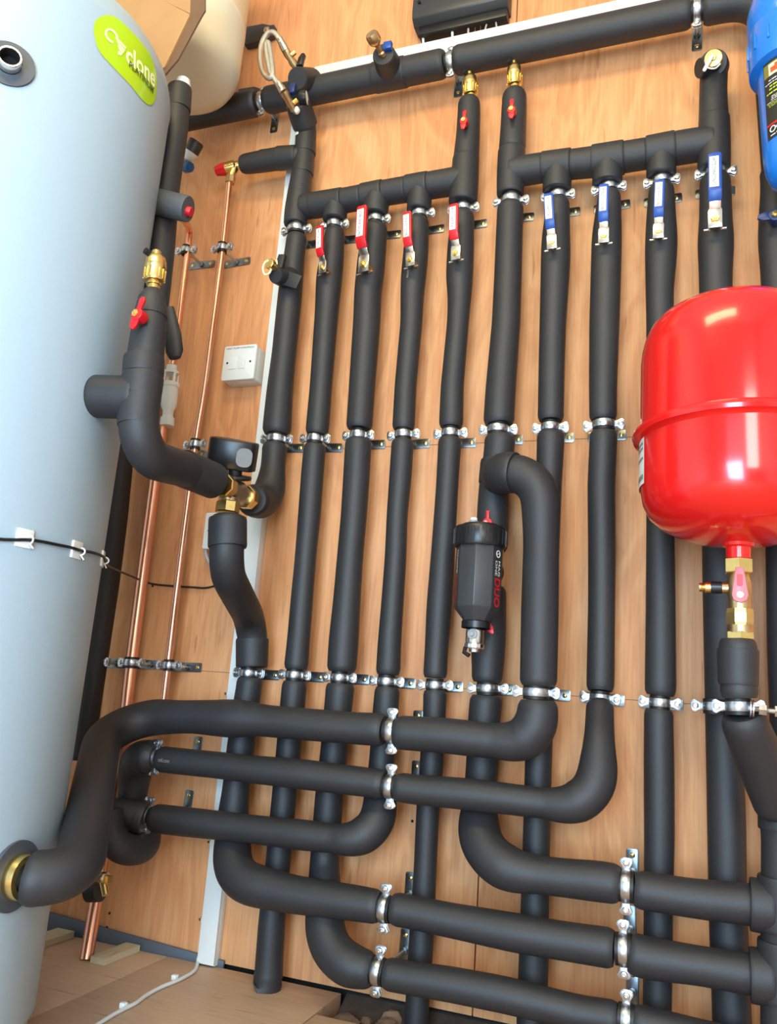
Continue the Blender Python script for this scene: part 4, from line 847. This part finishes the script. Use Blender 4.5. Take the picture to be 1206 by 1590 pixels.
# ---------------------------------------------------------------- copper pipes, relief valve, tundish
GK = 'bare copper pipes beside the cylinder'
def copper(label, pts, r, base):
    t = thing('copper_pipe', label, 'pipe', base, GK); MB().tube(smoothline(pts, 6), r, 18).build('tube', M['copper'], t); return t
DC = .072
c1 = copper('copper discharge pipe above the white tundish, bent at its top', [PX(278, 333, .30), PX(287, 344, .16), PX(294, 358, DC), PX(293, 375, DC), PX(289, 410, DC), PX(281, 470, DC), PX(272, 540, DC), PX(267, 566, DC)], .0078, PX(268, 570, DC))
c1b = copper('thicker copper pipe running from the white tundish down to the floor', [PX(252, 655, DC), PX(244, 720, DC), PX(205, 1020, DC), PX(190, 1150, DC), PX(160, 1330, DC), FLOORPX(134, 1490)], .0132, FLOORPX(134, 1490))
MB().lathe([(.0135, 0), (.0162, .001), (.0162, .006), (.0135, .007)], PX(188, 1152, DC), (0, 0, 1), 18).build('coupling', M['copper'], c1b)
c2 = copper('copper pipe dropping from the red-capped relief valve', [PX(357, 274, DC), PX(345, 390, DC), PX(330, 505, DC), PX(316, 610, DC), PX(303, 690, DC), PX(280, 870, DC), PX(262, 1020, DC), PX(248, 1140, DC)], .0078, PX(250, 1130, DC))
GCC = 'clamps on the bare copper pipes'
clamp(289, 389, DC, 'small clamp near the top of the bent copper pipe', rr=.0125, group=GCC)
clamp(345, 385, DC, 'small clamp near the top of the relief copper pipe', rr=.0125, group=GCC)
clamp(303, 690, DC, 'small clamp on the relief copper pipe behind the black motor head', rr=.0125, group=GCC)
clamp(262, 1033, DC, 'small clamp low on the relief copper pipe, rightmost of three', rr=.0125, group=GCC)
clamp(204, 1029, DC, 'small clamp low on the thick copper pipe, middle of three', rr=.0165, group=GCC)
clamp(150, 1027, DC, 'small clamp low on the black pipe behind the cylinder edge', rr=.018, group=GCC)
clamp(184, 688, DC, 'small clamp behind the riser elbow at the cylinder edge', rr=.018, group=GCC)
td = thing('tundish', 'white plastic tundish joining two copper pipes', 'tundish', PX(258, 660, DC)); a = PX(259, 662, DC); H = PX(267, 568, DC)[2]-a[2]; xa, xb = a, PX(267, 568, DC); ax = V(xb-xa)
MB().lathe([(0, 0), (.0165, 0), (.0165, .13*H), (.0125, .16*H), (.0125, .25*H), (.0185, .34*H), (.0195, .45*H), (.0195, .62*H), (.022, .64*H), (.022, .70*H), (.0175, .71*H), (.0165, .66*H), (0, .60*H)], a, ax, 26).build('cup', M['white'], td)
MB().lathe([(0, .86*H), (.0175, .86*H), (.0185, .90*H), (.0125, .92*H), (.0125, 1.0*H), (0, 1.0*H)], a, ax, 24).build('inlet', M['white'], td)
for i in range(4):
    th = PI/4+i*PI/2+.3; n = Vector((math.cos(th), math.sin(th), 0)); MB().box(V(a)+ax*.78+n*.0168, (.006, .003, .18*H), (-n.y, n.x, 0), (n.x, n.y, 0)).build('window_post', M['white'], td)
rvv = thing('relief_valve', 'brass relief valve with a red cap at the end of the side branch', 'valve', PX(360, 258, DV))
a = PX(376, 255, DV); b = PX(350, 262, DV+.01); u = V(b-a).normalized()
MB().tube([a, V(a)+u*.016, V(a)+u*.02, b], [.011, .011, .0145, .0145], 16).tube([V(a)+u*.018, PX(358, 275, DC)], [.011, .011], 14).build('valve_body', M['brass'], rvv)
MB().cyl(PX(357, 284, DC), (0, 0, 1), .0125, .018, 8, .001).build('nut', M['dbrass'], rvv)
MB().lathe([(0, 0), (.0165, 0), (.0165, .004), (.0125, .024), (.009, .027), (0, .027)], b, u, 8, False).build('red_cap', M['redplastic'], rvv)
# blue capped and black valves peeking from behind the black pipe
t = thing('safety_valve', 'blue-capped brass valve peeking out right of the tall black pipe', 'valve', PX(285, 258, .06)); a = PX(287, 258, .06); u = V(PX(307, 262, .075)-a).normalized()
MB().lathe([(0, -.02), (.012, -.02), (.012, 0), (0, 0)], a, u, 14).build('body', M['brass'], t); MB().lathe([(0, 0), (.0155, 0), (.0165, .004), (.0135, .024), (.010, .027), (0, .027)], a, u, 8, False).build('blue_cap', M['bluecap'], t)
t = thing('tank_valve', 'black-capped white valve poking from behind the tall black pipe', 'valve', PX(295, 225, .06)); a = PX(290, 248, .06); u = V(PX(309, 214, .07)-a).normalized()
MB().lathe([(0, 0), (.010, 0), (.020, .014), (.0205, .022), (0, .022)], a, u, 20).build('cone', M['white'], t); MB().lathe([(0, .0215), (.0195, .0215), (.0195, .05), (.0175, .053), (0, .053)], a, u, 20).build('cap', M['satinblack'], t)
MB().lathe([(.011, .0525), (.015, .0525), (.015, .054), (.011, .054)], a, u, 20, True, True).build('cap_ring', M['grey'], t)
# drain cock by the U-loop
t = thing('drain_cock', 'small brass drain cock under the U-loop by the floor', 'valve', PX(160, 1366, .21)); a = PX(148, 1362, .215); b = PX(166, 1364, .215)
MB().tube([a, b], .011, 10).build('body', M['dbrass'], t); MB().cyl(V(b), (1, -.3, 0), .008, .010, 4).build('spindle', M['brass'], t); MB().tube([PX(160, 1368, .215), PX(164, 1390, .22)], [.0078, .0068], 12).build('hose_tail', M['brass'], t)
mb = MB(); mb.tube([PX(139, 1383, .2), PX(156, 1382, .2)], .021, 20); tag(mb.build('foam_offcut', M['foam'], off=PX(145, 1383, .2)), 'short ring of black foam around the copper near the drain cock', 'insulation')

# ---------------------------------------------------------------- filling loop and pressure gauge
fl = thing('filling_loop', 'braided steel filling loop hose curling up beside the main pipe', 'hose', PX(460, 165, .13))
hp_ = [(462, 100, .12), (456, 92, .13), (446, 82, .15), (436, 66, .17), (427, 52, .18), (416, 52, .18), (407, 66, .175), (404, 85, .175), (407, 108, .18), (416, 121, .185), (423, 116, .19), (421, 92, .19), (417, 68, .19), (413, 70, .19), (415, 90, .19), (420, 112, .19), (430, 128, .185), (438, 138, .18)]
pts = [PX(*x) for x in hp_]
MB().tube(smoothline(pts[3:], 8), .0065, 12).build('braided_hose', M['hose'], fl)
def fitting(a, b, name='fitting', m='dbrass', rs=(.0095, .0105, .0085, .0105, .0085, .0095)):
    P = np.linspace(np.array(a), np.array(b), len(rs)); return MB().tube(P, list(rs), 10).build(name, M[m], fl)
fitting(PX(433, 59, .175), PX(443, 78, .155), 'hose_end', 'nickel', (.0085, .0085, .010, .010)); f1 = fitting(PX(443, 78, .155), PX(463, 110, .115), 'check_valve')
MB().cyl(PX(452, 86, .145), (.7, 0, .5), .006, .012, 10).build('test_plug', M['brass'], f1); MB().lathe([(0, 0), (.008, 0), (.008, .004), (.004, .006), (0, .006)], PX(462, 114, .115), (.3, -.6, -.6), 14).build('end_ring', M['steel'], f1)
fitting(PX(431, 129, .185), PX(440, 142, .175), 'hose_end', 'nickel', (.0085, .0085, .010, .010)); f2 = fitting(PX(440, 142, .175), PX(457, 171, .135), 'check_valve')
MB().cyl(PX(455, 160, .15), (.7, 0, .5), .006, .012, 10).build('test_plug', M['brass'], f2); MB().lathe([(0, 0), (.009, 0), (.009, .004), (.005, .006), (0, .006)], PX(460, 172, .135), (.3, -.7, -.5), 14).build('end_ring', M['steel'], f2)
cap2 = thing('valve_cover', 'black foam-wrapped filling valve on the main pipe with black handles', 'valve', PX(468, 118, .09))
straight(cap2, PX(461, 122, .135), PX(483, 128, .07), .026, .033, name='foam_cover', drop=.08)
mb = MB(); q0 = PX(462, 112, .14); 
MB().prism([(-.008, 0), (.007, 0), (.009, .016), (.012, .030), (.004, .033), (-.004, .022)], PX(467, 106, .12), (1, 0, .1), (0, 0, 1), .012).build('handle', M['blackplastic'], cap2, .002)
MB().prism([(-.008, 0), (.008, 0), (.007, -.026), (-.006, -.026)][::-1], PX(457, 134, .15), (1, 0, .1), (0, 0, 1), .012).build('handle', M['navy'], cap2, .002)
pg = thing('pressure_gauge', 'small round black pressure gauge below the filling valve', 'gauge', PX(474, 152, .13)); a = PX(465, 153, .14); u = Vector((.93, .22, .08)).normalized()
MB().lathe([(0, 0), (.015, 0), (.017, .004), (.017, .016), (.0155, .018)], a, u, 24).build('case', M['blackplastic'], pg); MB().lathe([(0, .0172), (.0152, .0172), (.0152, .0182), (0, .0182)], a, u, 24).build('dial', M['label'], pg)
mb = MB(); vs = []
A = [ctrl(('v', y, 458.5, 491, DV)) for y in (209, 217)]
for i in range(9):
    th = PI*1.08+i*.13
    for k_, z in ((0, 0), (1, 0)):
        c, r_, _ = A[k_]; vs.append((c[0]+(r_+.0016)*math.cos(th), c[1]+(r_+.0016)*math.sin(th), c[2]+(i-6)*(-.0005)-abs(min(0, i-4))*.002))
mb.add(vs, [(2*i, 2*i+1, 2*i+3, 2*i+2) for i in range(8)]); mb.build('paper_tag', M['label'], mf)

# tee valve on the main with brass knob and blue handle
tv = thing('stop_valve', 'stop valve on the main pipe with round brass knob and blue handle', 'valve', PX(600, 85, .10))
straight(tv, PX(595, 84, .145), PX(608, 113, .07), .026, .034, name='foam_cover', drop=.08)
a = PX(592, 82, .15); u = V(PX(581, 62, .18)-a).normalized()
MB().lathe([(0, -.008), (.0085, -.008), (.0085, 0), (.006, .003), (.006, .018), (.009, .021), (.014, .026), (.0155, .032), (.0155, .042), (.013, .048), (0, .049)], a, u, 24).build('knob', M['dbrass'], tv)
MB().box(PX(602, 72, .15), (.020, .012, .020)).build('blue_handle', M['blueplastic'], tv, .002)

# fill point with brass cap and white strap on the valve column
fpn = thing('fill_point', 'brass capped drain point with cream strap on the valve column', 'valve', PX(430, 415, .12))
straight(fpn, PX(427, 428, .14), PX(452, 433, .07), .017, .028, 'foamtape', 'foam_wrap', .08)
MB().prism([(-.026, -.012), (.02, -.030), (.032, .0), (-.018, .024)], PX(450, 432, .112), (1, 0, 0), (0, 0, 1), .004).build('foam_flap', M['foamtape'], fpn, .001)
MB().prism([(-.012, -.012), (.008, -.012), (.012, .02), (-.004, .022)], PX(437, 412, .125), (1, 0, 0), (0, 0, 1), .012).build('foam_flap', M['foamtape'], fpn, .001)
a = PX(431, 418, .135); u = V(PX(416, 408, .165)-a).normalized()
MB().lathe([(0, -.005), (.009, -.005), (.009, .010), (.0105, .011), (.0105, .016), (.0125, .018), (.0125, .027), (.011, .029), (0, .029)], a, u, 20).build('cap', M['brass'], fpn)
lp = [(417, 404, .172), (411, 408, .172), (408, 417, .170), (411, 426, .166), (418, 424, .16), (422, 416, .155), (429, 411, .15), (429, 404, .15)]
MB().tube(smoothline([PX(*x) for x in lp], 6), .0022, 8).build('strap', M['paleprint'], fpn)
# capped riser plug
cpg = thing('fill_point', 'brass cap with white strap on top of the right-hand riser', 'valve', PX(1108, 92, .13)); a = PX(1107, 95, .112); u = Vector((-.02, -.85, -.30)).normalized()
MB().lathe([(0, -.012), (.013, -.012), (.013, .004), (.0175, .006), (.0175, .014), (.016, .016), (.006, .0165), (.005, .018), (0, .018)], a, u, 28).build('cap', M['brass'], cpg)
p0, p1 = PX(1106, 86, .134), PX(1093, 110, .134); d_ = V(p1-p0); MB().prism(rrect(.0065, d_.length+.004, .003, 3), V(p0)+d_*.5, Vector((0, -1, 0)).cross(d_.normalized())*-1, d_, .0025).build('strap', M['label'], cpg)
MB().tube(smoothline([PX(*x) for x in ((1095, 97, .13), (1099, 105, .14), (1110, 106, .142), (1118, 99, .138))], 6), .0015, 6).build('strap_ring', M['label'], cpg)

# ---------------------------------------------------------------- blue water filter at the right edge
DB = .19
bf = thing('blue_water_filter', 'bright blue cylindrical water filter housing with a dark label, top right', 'filter', PX(1230, 180, DB))
xb_ = PX(1233, 150, DB)[0]; az = math.atan2(xb_, WD-DB); rB = xb_-PX(1174, 110, DB)[0]
def bz(y): return PX(1206, y, DB+.05)[2]
MB().lathe([(0, bz(264)-.008), (rB*.45, bz(264)-.004), (rB*.72, bz(264)+.008), (rB*.86, bz(245)+.01), (rB*.9, bz(225)+.01), (rB*.985, bz(90)), (rB, bz(78)), (0, bz(78))], (xb_, -DB, 0), (0, 0, 1), 48).build('bowl', M['bluefilter'], bf)
rC = rB+.0135
MB().lathe([(0, bz(88)), (rB, bz(88)), (rC*.985, bz(84)), (rC, bz(76)), (rC+.001, bz(28)), (rC-.001, bz(24)), (rC-.001, bz(20)), (rC+.001, bz(16)), (rC, bz(-10)), (rC*.9, bz(-30)), (0, bz(-34))], (xb_, -DB, 0), (0, 0, 1), 48).build('cap', M['bluefilter'], bf)
for i in range(16):
    th = 2*PI*i/16+.15; n = Vector((math.cos(th), math.sin(th), 0)); MB().box(Vector((xb_, -DB, (bz(70)+bz(32))/2))+n*(rC+.001), (.004, .004, .03), (-n.y, n.x, 0), (n.x, n.y, 0)).build('grip_rib', M['bluefilter'], bf, .001)
def band(parent, name, m, a0, a1, z0, z1, r, r1=None, n=14):
    vs = []
    for i in range(n+1):
        a = a0+(a1-a0)*i/n
        for z, rr in ((z0, r), (z1, r1 if r1 else r)): vs.append((xb_+rr*math.cos(a), -DB+rr*math.sin(a), z))
    return MB().add(vs, [(2*i, 2*i+1, 2*i+3, 2*i+2) for i in range(n)]).build(name, M[m], parent)
def rat(z): return np.interp(z, [bz(225)+.01, bz(90)], [rB*.9, rB*.985])+.0009
LA, LB_ = PI*1.17, PI*1.72
zl, zh = bz(206), bz(88)
lf = band(bf, 'charcoal_label', 'filterlabel', LA, LB_, zl, zh, rat(zl), rat(zh))
zs = zh-zl
def strip(m, a0, a1, f0, f1, nm='print_line', e=.0007): z0, z1 = zl+zs*f0, zl+zs*f1; return band(lf, nm, m, a0, a1, z0, z1, rat(z0)+e, rat(z1)+e, 8)
strip('olive', LA+.03, LB_, .80, .97, e=.0004); strip('paleprint', LA+.22, LB_, .80, .95, e=.0007); strip('orangeprint', LA+.28, LB_, .83, .90, e=.001); strip('orangeprint', LA+.42, LB_, .86, .93, e=.0013)
random.seed(8)
for f0, a_off, m, h in ((.735, .2, 'label', .012), (.70, .06, 'label', .010), (.655, .22, 'limeprint', .018), (.615, .2, 'limeprint', .018), (.565, .1, 'limeprint', .018), (.52, .26, 'label', .007), (.50, .26, 'label', .007), (.48, .24, 'label', .007), (.455, .08, 'label', .006), (.435, .12, 'limeprint', .006), (.418, .14, 'limeprint', .006), (.40, .16, 'limeprint', .006)):
    a = LA+a_off
    while a < LB_-.05:
        w = random.uniform(.05, .16); strip(m, a, min(a+w, LB_), f0, f0+h); a += w+.025
strip('redplastic', LA+.03, LB_, .165, .19); strip('label', LA+.36, LA+.7, .10, .125); strip('label', LA+.15, LA+.32, .03, .042); strip('label', LA+.36, LB_, .035, .05)
a = LA+.24; z = zl+zs*.11; n = Vector((math.cos(a), math.sin(a), 0)); MB().lathe([(.0045, 0), (.0062, 0), (.0062, .0006), (.0045, .0006)], Vector((xb_, -DB, z))+n*(rat(z)+.0004), n, 20, True, True).build('ring_mark', M['label'], lf)
for y in (90, 118): MB().box(PX(1172, y, .12), (.018, .03, .014)).build('mount_lug', M['navy'], bf, .002)

# ---------------------------------------------------------------- wall-mounted electrics
cbx = thing('controller_box', 'black wiring centre box above the white trunking at the top', 'electrical box', PX(710, 25, .03))
p0 = PX(638, 34, .055); p1 = PX(786, 2, .055); zB = p0[2]; x0, x1 = p0[0], p1[0]
mb = MB(); mb.prism([(0, 0), (-.035, 0), (-.052, .012), (-.055, .03), (-.052, .19), (-.04, .2), (0, .2)], (x0, 0, zB), (0, 1, 0), (0, 0, 1), (x1-x0)); 
if True: mb.build('case', M['satinblack'], cbx, .003)
slab('terminal_cover', 'blackplastic', x0+.012, x1-.004, -.034, -.0005, zB-.022, zB, cbx, .002)
MB().cyl((x0+.018, -.0565, zB+.05), (0, -1, 0), .004, .003, 12).build('screw', M['dark'], cbx)
tz = PX(560, 92, .018)[2]
for i, (a, b, m, r) in enumerate((((655, 48), (658, 66), 'whitecable', .0032), ((701, 39), (703, 57), 'whitecable', .0032), ((727, 32), (727, 52), 'greycable', .0026), ((738, 33), (737, 50), 'copper', .0012), ((746, 31), (746, 48), 'copper', .0012), ((761, 22), (751, 48), 'greycable', .0022), ((767, 21), (772, 43), 'greycable', .0022))):
    A, B = PX(*a, .02), PX(*b, .02); o = MB().tube([A, (A+B)/2, B+np.array([0, 0, -.012])], r, 8).build('cable', M[m], off=A); tag(o, ['white cable at the left end under the black box', 'second white cable under the black box', 'short grey cable in the middle under the black box', 'thin bare copper wire, left of a pair under the box', 'thin bare copper wire, right of a pair under the box', 'slanting grey cable under the black box', 'rightmost grey cable under the black box'][i], 'cable', 'cables under the black box')
# horizontal trunking along the main
zt0 = PX(700, 57, .026)[2]; xL = PX(487, 113, .026)[0]; xR = .62
ht = thing('trunking_run', 'long white horizontal trunking along the top of the main pipe', 'trunking', (xL, 0, zt0-.05))
slab('tray', 'white', xL, xR, -.022, -.0002, zt0-.05, zt0, ht, .001); slab('lid', 'white', xL, xR, -.026, -.022, zt0-.0505, zt0+.0003, ht, .0012)
# vertical trunking
pL = PX(352, 1060, .026); pR = PX(372, 1062, .026)
xv0 = np.mean([PX(x, y, .026)[0] for x, y in ((390, 745), (360, 986), (307, 1505))]); xv1 = xv0+.0385
ztop = PX(448, 180, .026)[2]
vt = thing('trunking_run', 'white vertical trunking behind the motor valve, from top main to floor', 'trunking', (xv0, 0, .0))
slab('tray', 'white', xv0, xv1, -.020, -.0002, .002, ztop, vt, .001); slab('lid', 'white', xv0-.0003, xv1+.0003, -.026, -.020, .004, ztop, vt, .0012)
# switch, second box
def facebox(x0, y0, x1, y1, d): a = PX(x0, y0, d); b = PX(x1, y1, d); return (a[0]+b[0])/2, (a[2]+b[2])/2
cx, cz = facebox(348.7, 537.5, 392.3, 587.5, .05); cx2, cz2 = facebox(397.5, 533.8, 343, 590.5, .05); cx = (cx+cx2)/2; cz = (cz+cz2)/2
sw = thing('switch', 'white double pole switch labelled for heat pump controls', 'switch', (cx, 0, cz))
S_ = .087
MB().prism(rrect(S_-.003, S_-.003, .004, 3), (cx, -.0002, cz), (1, 0, 0), (0, 0, 1), .038).build('back_box', M['white'], sw, .001)
fpz = MB().prism(rrect(S_, S_, .005, 4), (cx, -.038, cz), (1, 0, 0), (0, 0, 1), .011).build('faceplate', M['white'], sw, .0018)
MB().box((cx-.016, -.0498, cz-.001), (.022, .0022, .031)).build('fuse_carrier', M['white'], fpz, .0006)
MB().box((cx+.009, -.0503, cz-.001), (.018, .003, .032), (1, 0, 0), (0, 1, .06)).build('rocker', M['white'], fpz, .0008)
for s in (-1, 1): MB().cyl((cx+s*.031, -.0488, cz), (0, -1, 0), .0026, .0006, 12).build('screw', M['dark'], fpz)
lettering('HEAT PUMP CONTROLS', .0062, (cx, -.0494, cz+.036), (1, 0, 0), (0, 0, 1), M['ink'], fpz, width=.074)
a = PX(319, 796, .03); b = PX(314, 852, .03); zc = (a[2]+b[2])/2; hB = a[2]-b[2]; xb0 = (a[0]+b[0])/2
jb = thing('junction_box', 'white blank junction box half hidden behind the foam sleeve', 'electrical box', (xb0+hB/2, 0, zc))
MB().prism(rrect(hB-.003, hB-.003, .004, 3), (xb0+hB/2, -.0002, zc), (1, 0, 0), (0, 0, 1), .022).build('back_box', M['white'], jb, .001)
jf = MB().prism(rrect(hB, hB, .004, 3), (xb0+hB/2, -.022, zc), (1, 0, 0), (0, 0, 1), .008).build('faceplate', M['white'], jb, .0015)
MB().cyl((xb0+.012, -.0298, zc), (0, -1, 0), .0024, .0006, 10).build('screw', M['dark'], jf)
o = MB().tube(smoothline([PX(*x) for x in ((319, 848, .02), (320, 862, .02), (326, 875, .02), (334, 888, .03), (345, 905, .06))]), .0034, 8).build('grey_flex', M['greycable'], off=PX(319, 848, .02)); tag(o, 'short grey flex curving down from the junction box', 'cable')
# white cable beside the trunking and over the floor
fl_ = [FLOORPX(x, y, .004) for x, y in ((303, 1506), (285, 1518), (272, 1524), (250, 1533), (228, 1545), (210, 1558), (190, 1568), (172, 1578), (150, 1592), (130, 1606))]
up = [np.array([xv0-.006, -.004, z]) for z in (.62, .4, .25, .1, .03)]
o = MB().tube(smoothline(up+[np.array([xv0-.007, -.010, .008])]+fl_[0:]), .0034, 8).build('white_cable', M['whitecable'], off=fl_[0]); tag(o, 'white cable clipped along the trunking and across the plywood floor', 'cable')
GX = 'white nail-in cable clips'
for i, (x, y, fl) in enumerate(((300, 1500, 0), (271, 1522, 1), (191, 1566, 1))):
    p = FLOORPX(x, y, 0) if fl else np.array([xv0-.006, -.002, .02]); t = thing('cable_clip', ['white nail clip where the floor cable leaves the trunking', 'white nail clip on the floor cable, nearer the wall', 'white nail clip on the floor cable, nearer the camera'][i], 'cable clip', p, GX)
    MB().box(V(p)+Vector((0, 0, .005)), (.011, .011, .010)).build('body', M['white'], t, .002); MB().cyl(V(p)+Vector((.007, .003, 0)), (0, 0, 1), .0028, .011, 10).build('nail', M['steel'], t)
for i, (x, y) in enumerate(((347, 1078), (325, 1308), (308, 1427))):
    z = PX(x, y, .004)[2]; p = np.array([xv0-.006, 0, z]); t = thing('cable_clip', 'white nail clip beside the trunking, '+['highest, just above the front pipe', 'halfway, under the lowest left pipe', 'lowest, a little above the floor'][i], 'cable clip', p, GX)
    MB().box(V(p)+Vector((0, -.005, 0)), (.011, .010, .010)).build('body', M['white'], t, .002); MB().cyl(V(p)+Vector((-.007, -.0005, .002)), (0, -1, 0), .0028, .011, 10).build('nail', M['steel'], t)
# faint print on the foam
def foamprint(s, px, py, d, ux, uy, size, width, parent): lettering(s, size, PX(px, py, d), ux, uy, M['greyink'], parent, width=width)
h2 = [o for o in COL.objects if o.get('label', '').startswith('black insulated pipe behind the second blue lever')][0]
foamprint('cell.com', 254, 1181, .15+.0345, (1, 0, -.02), (0, 0, 1), .0105, .026, h2)
h4 = [o for o in COL.objects if o.get('label', '').startswith('black insulated pipe behind the third red lever')][0]
foamprint('arma', 633, 425, DV+.0345, (0, 0, -1), (1, 0, 0), .0075, .018, h4)
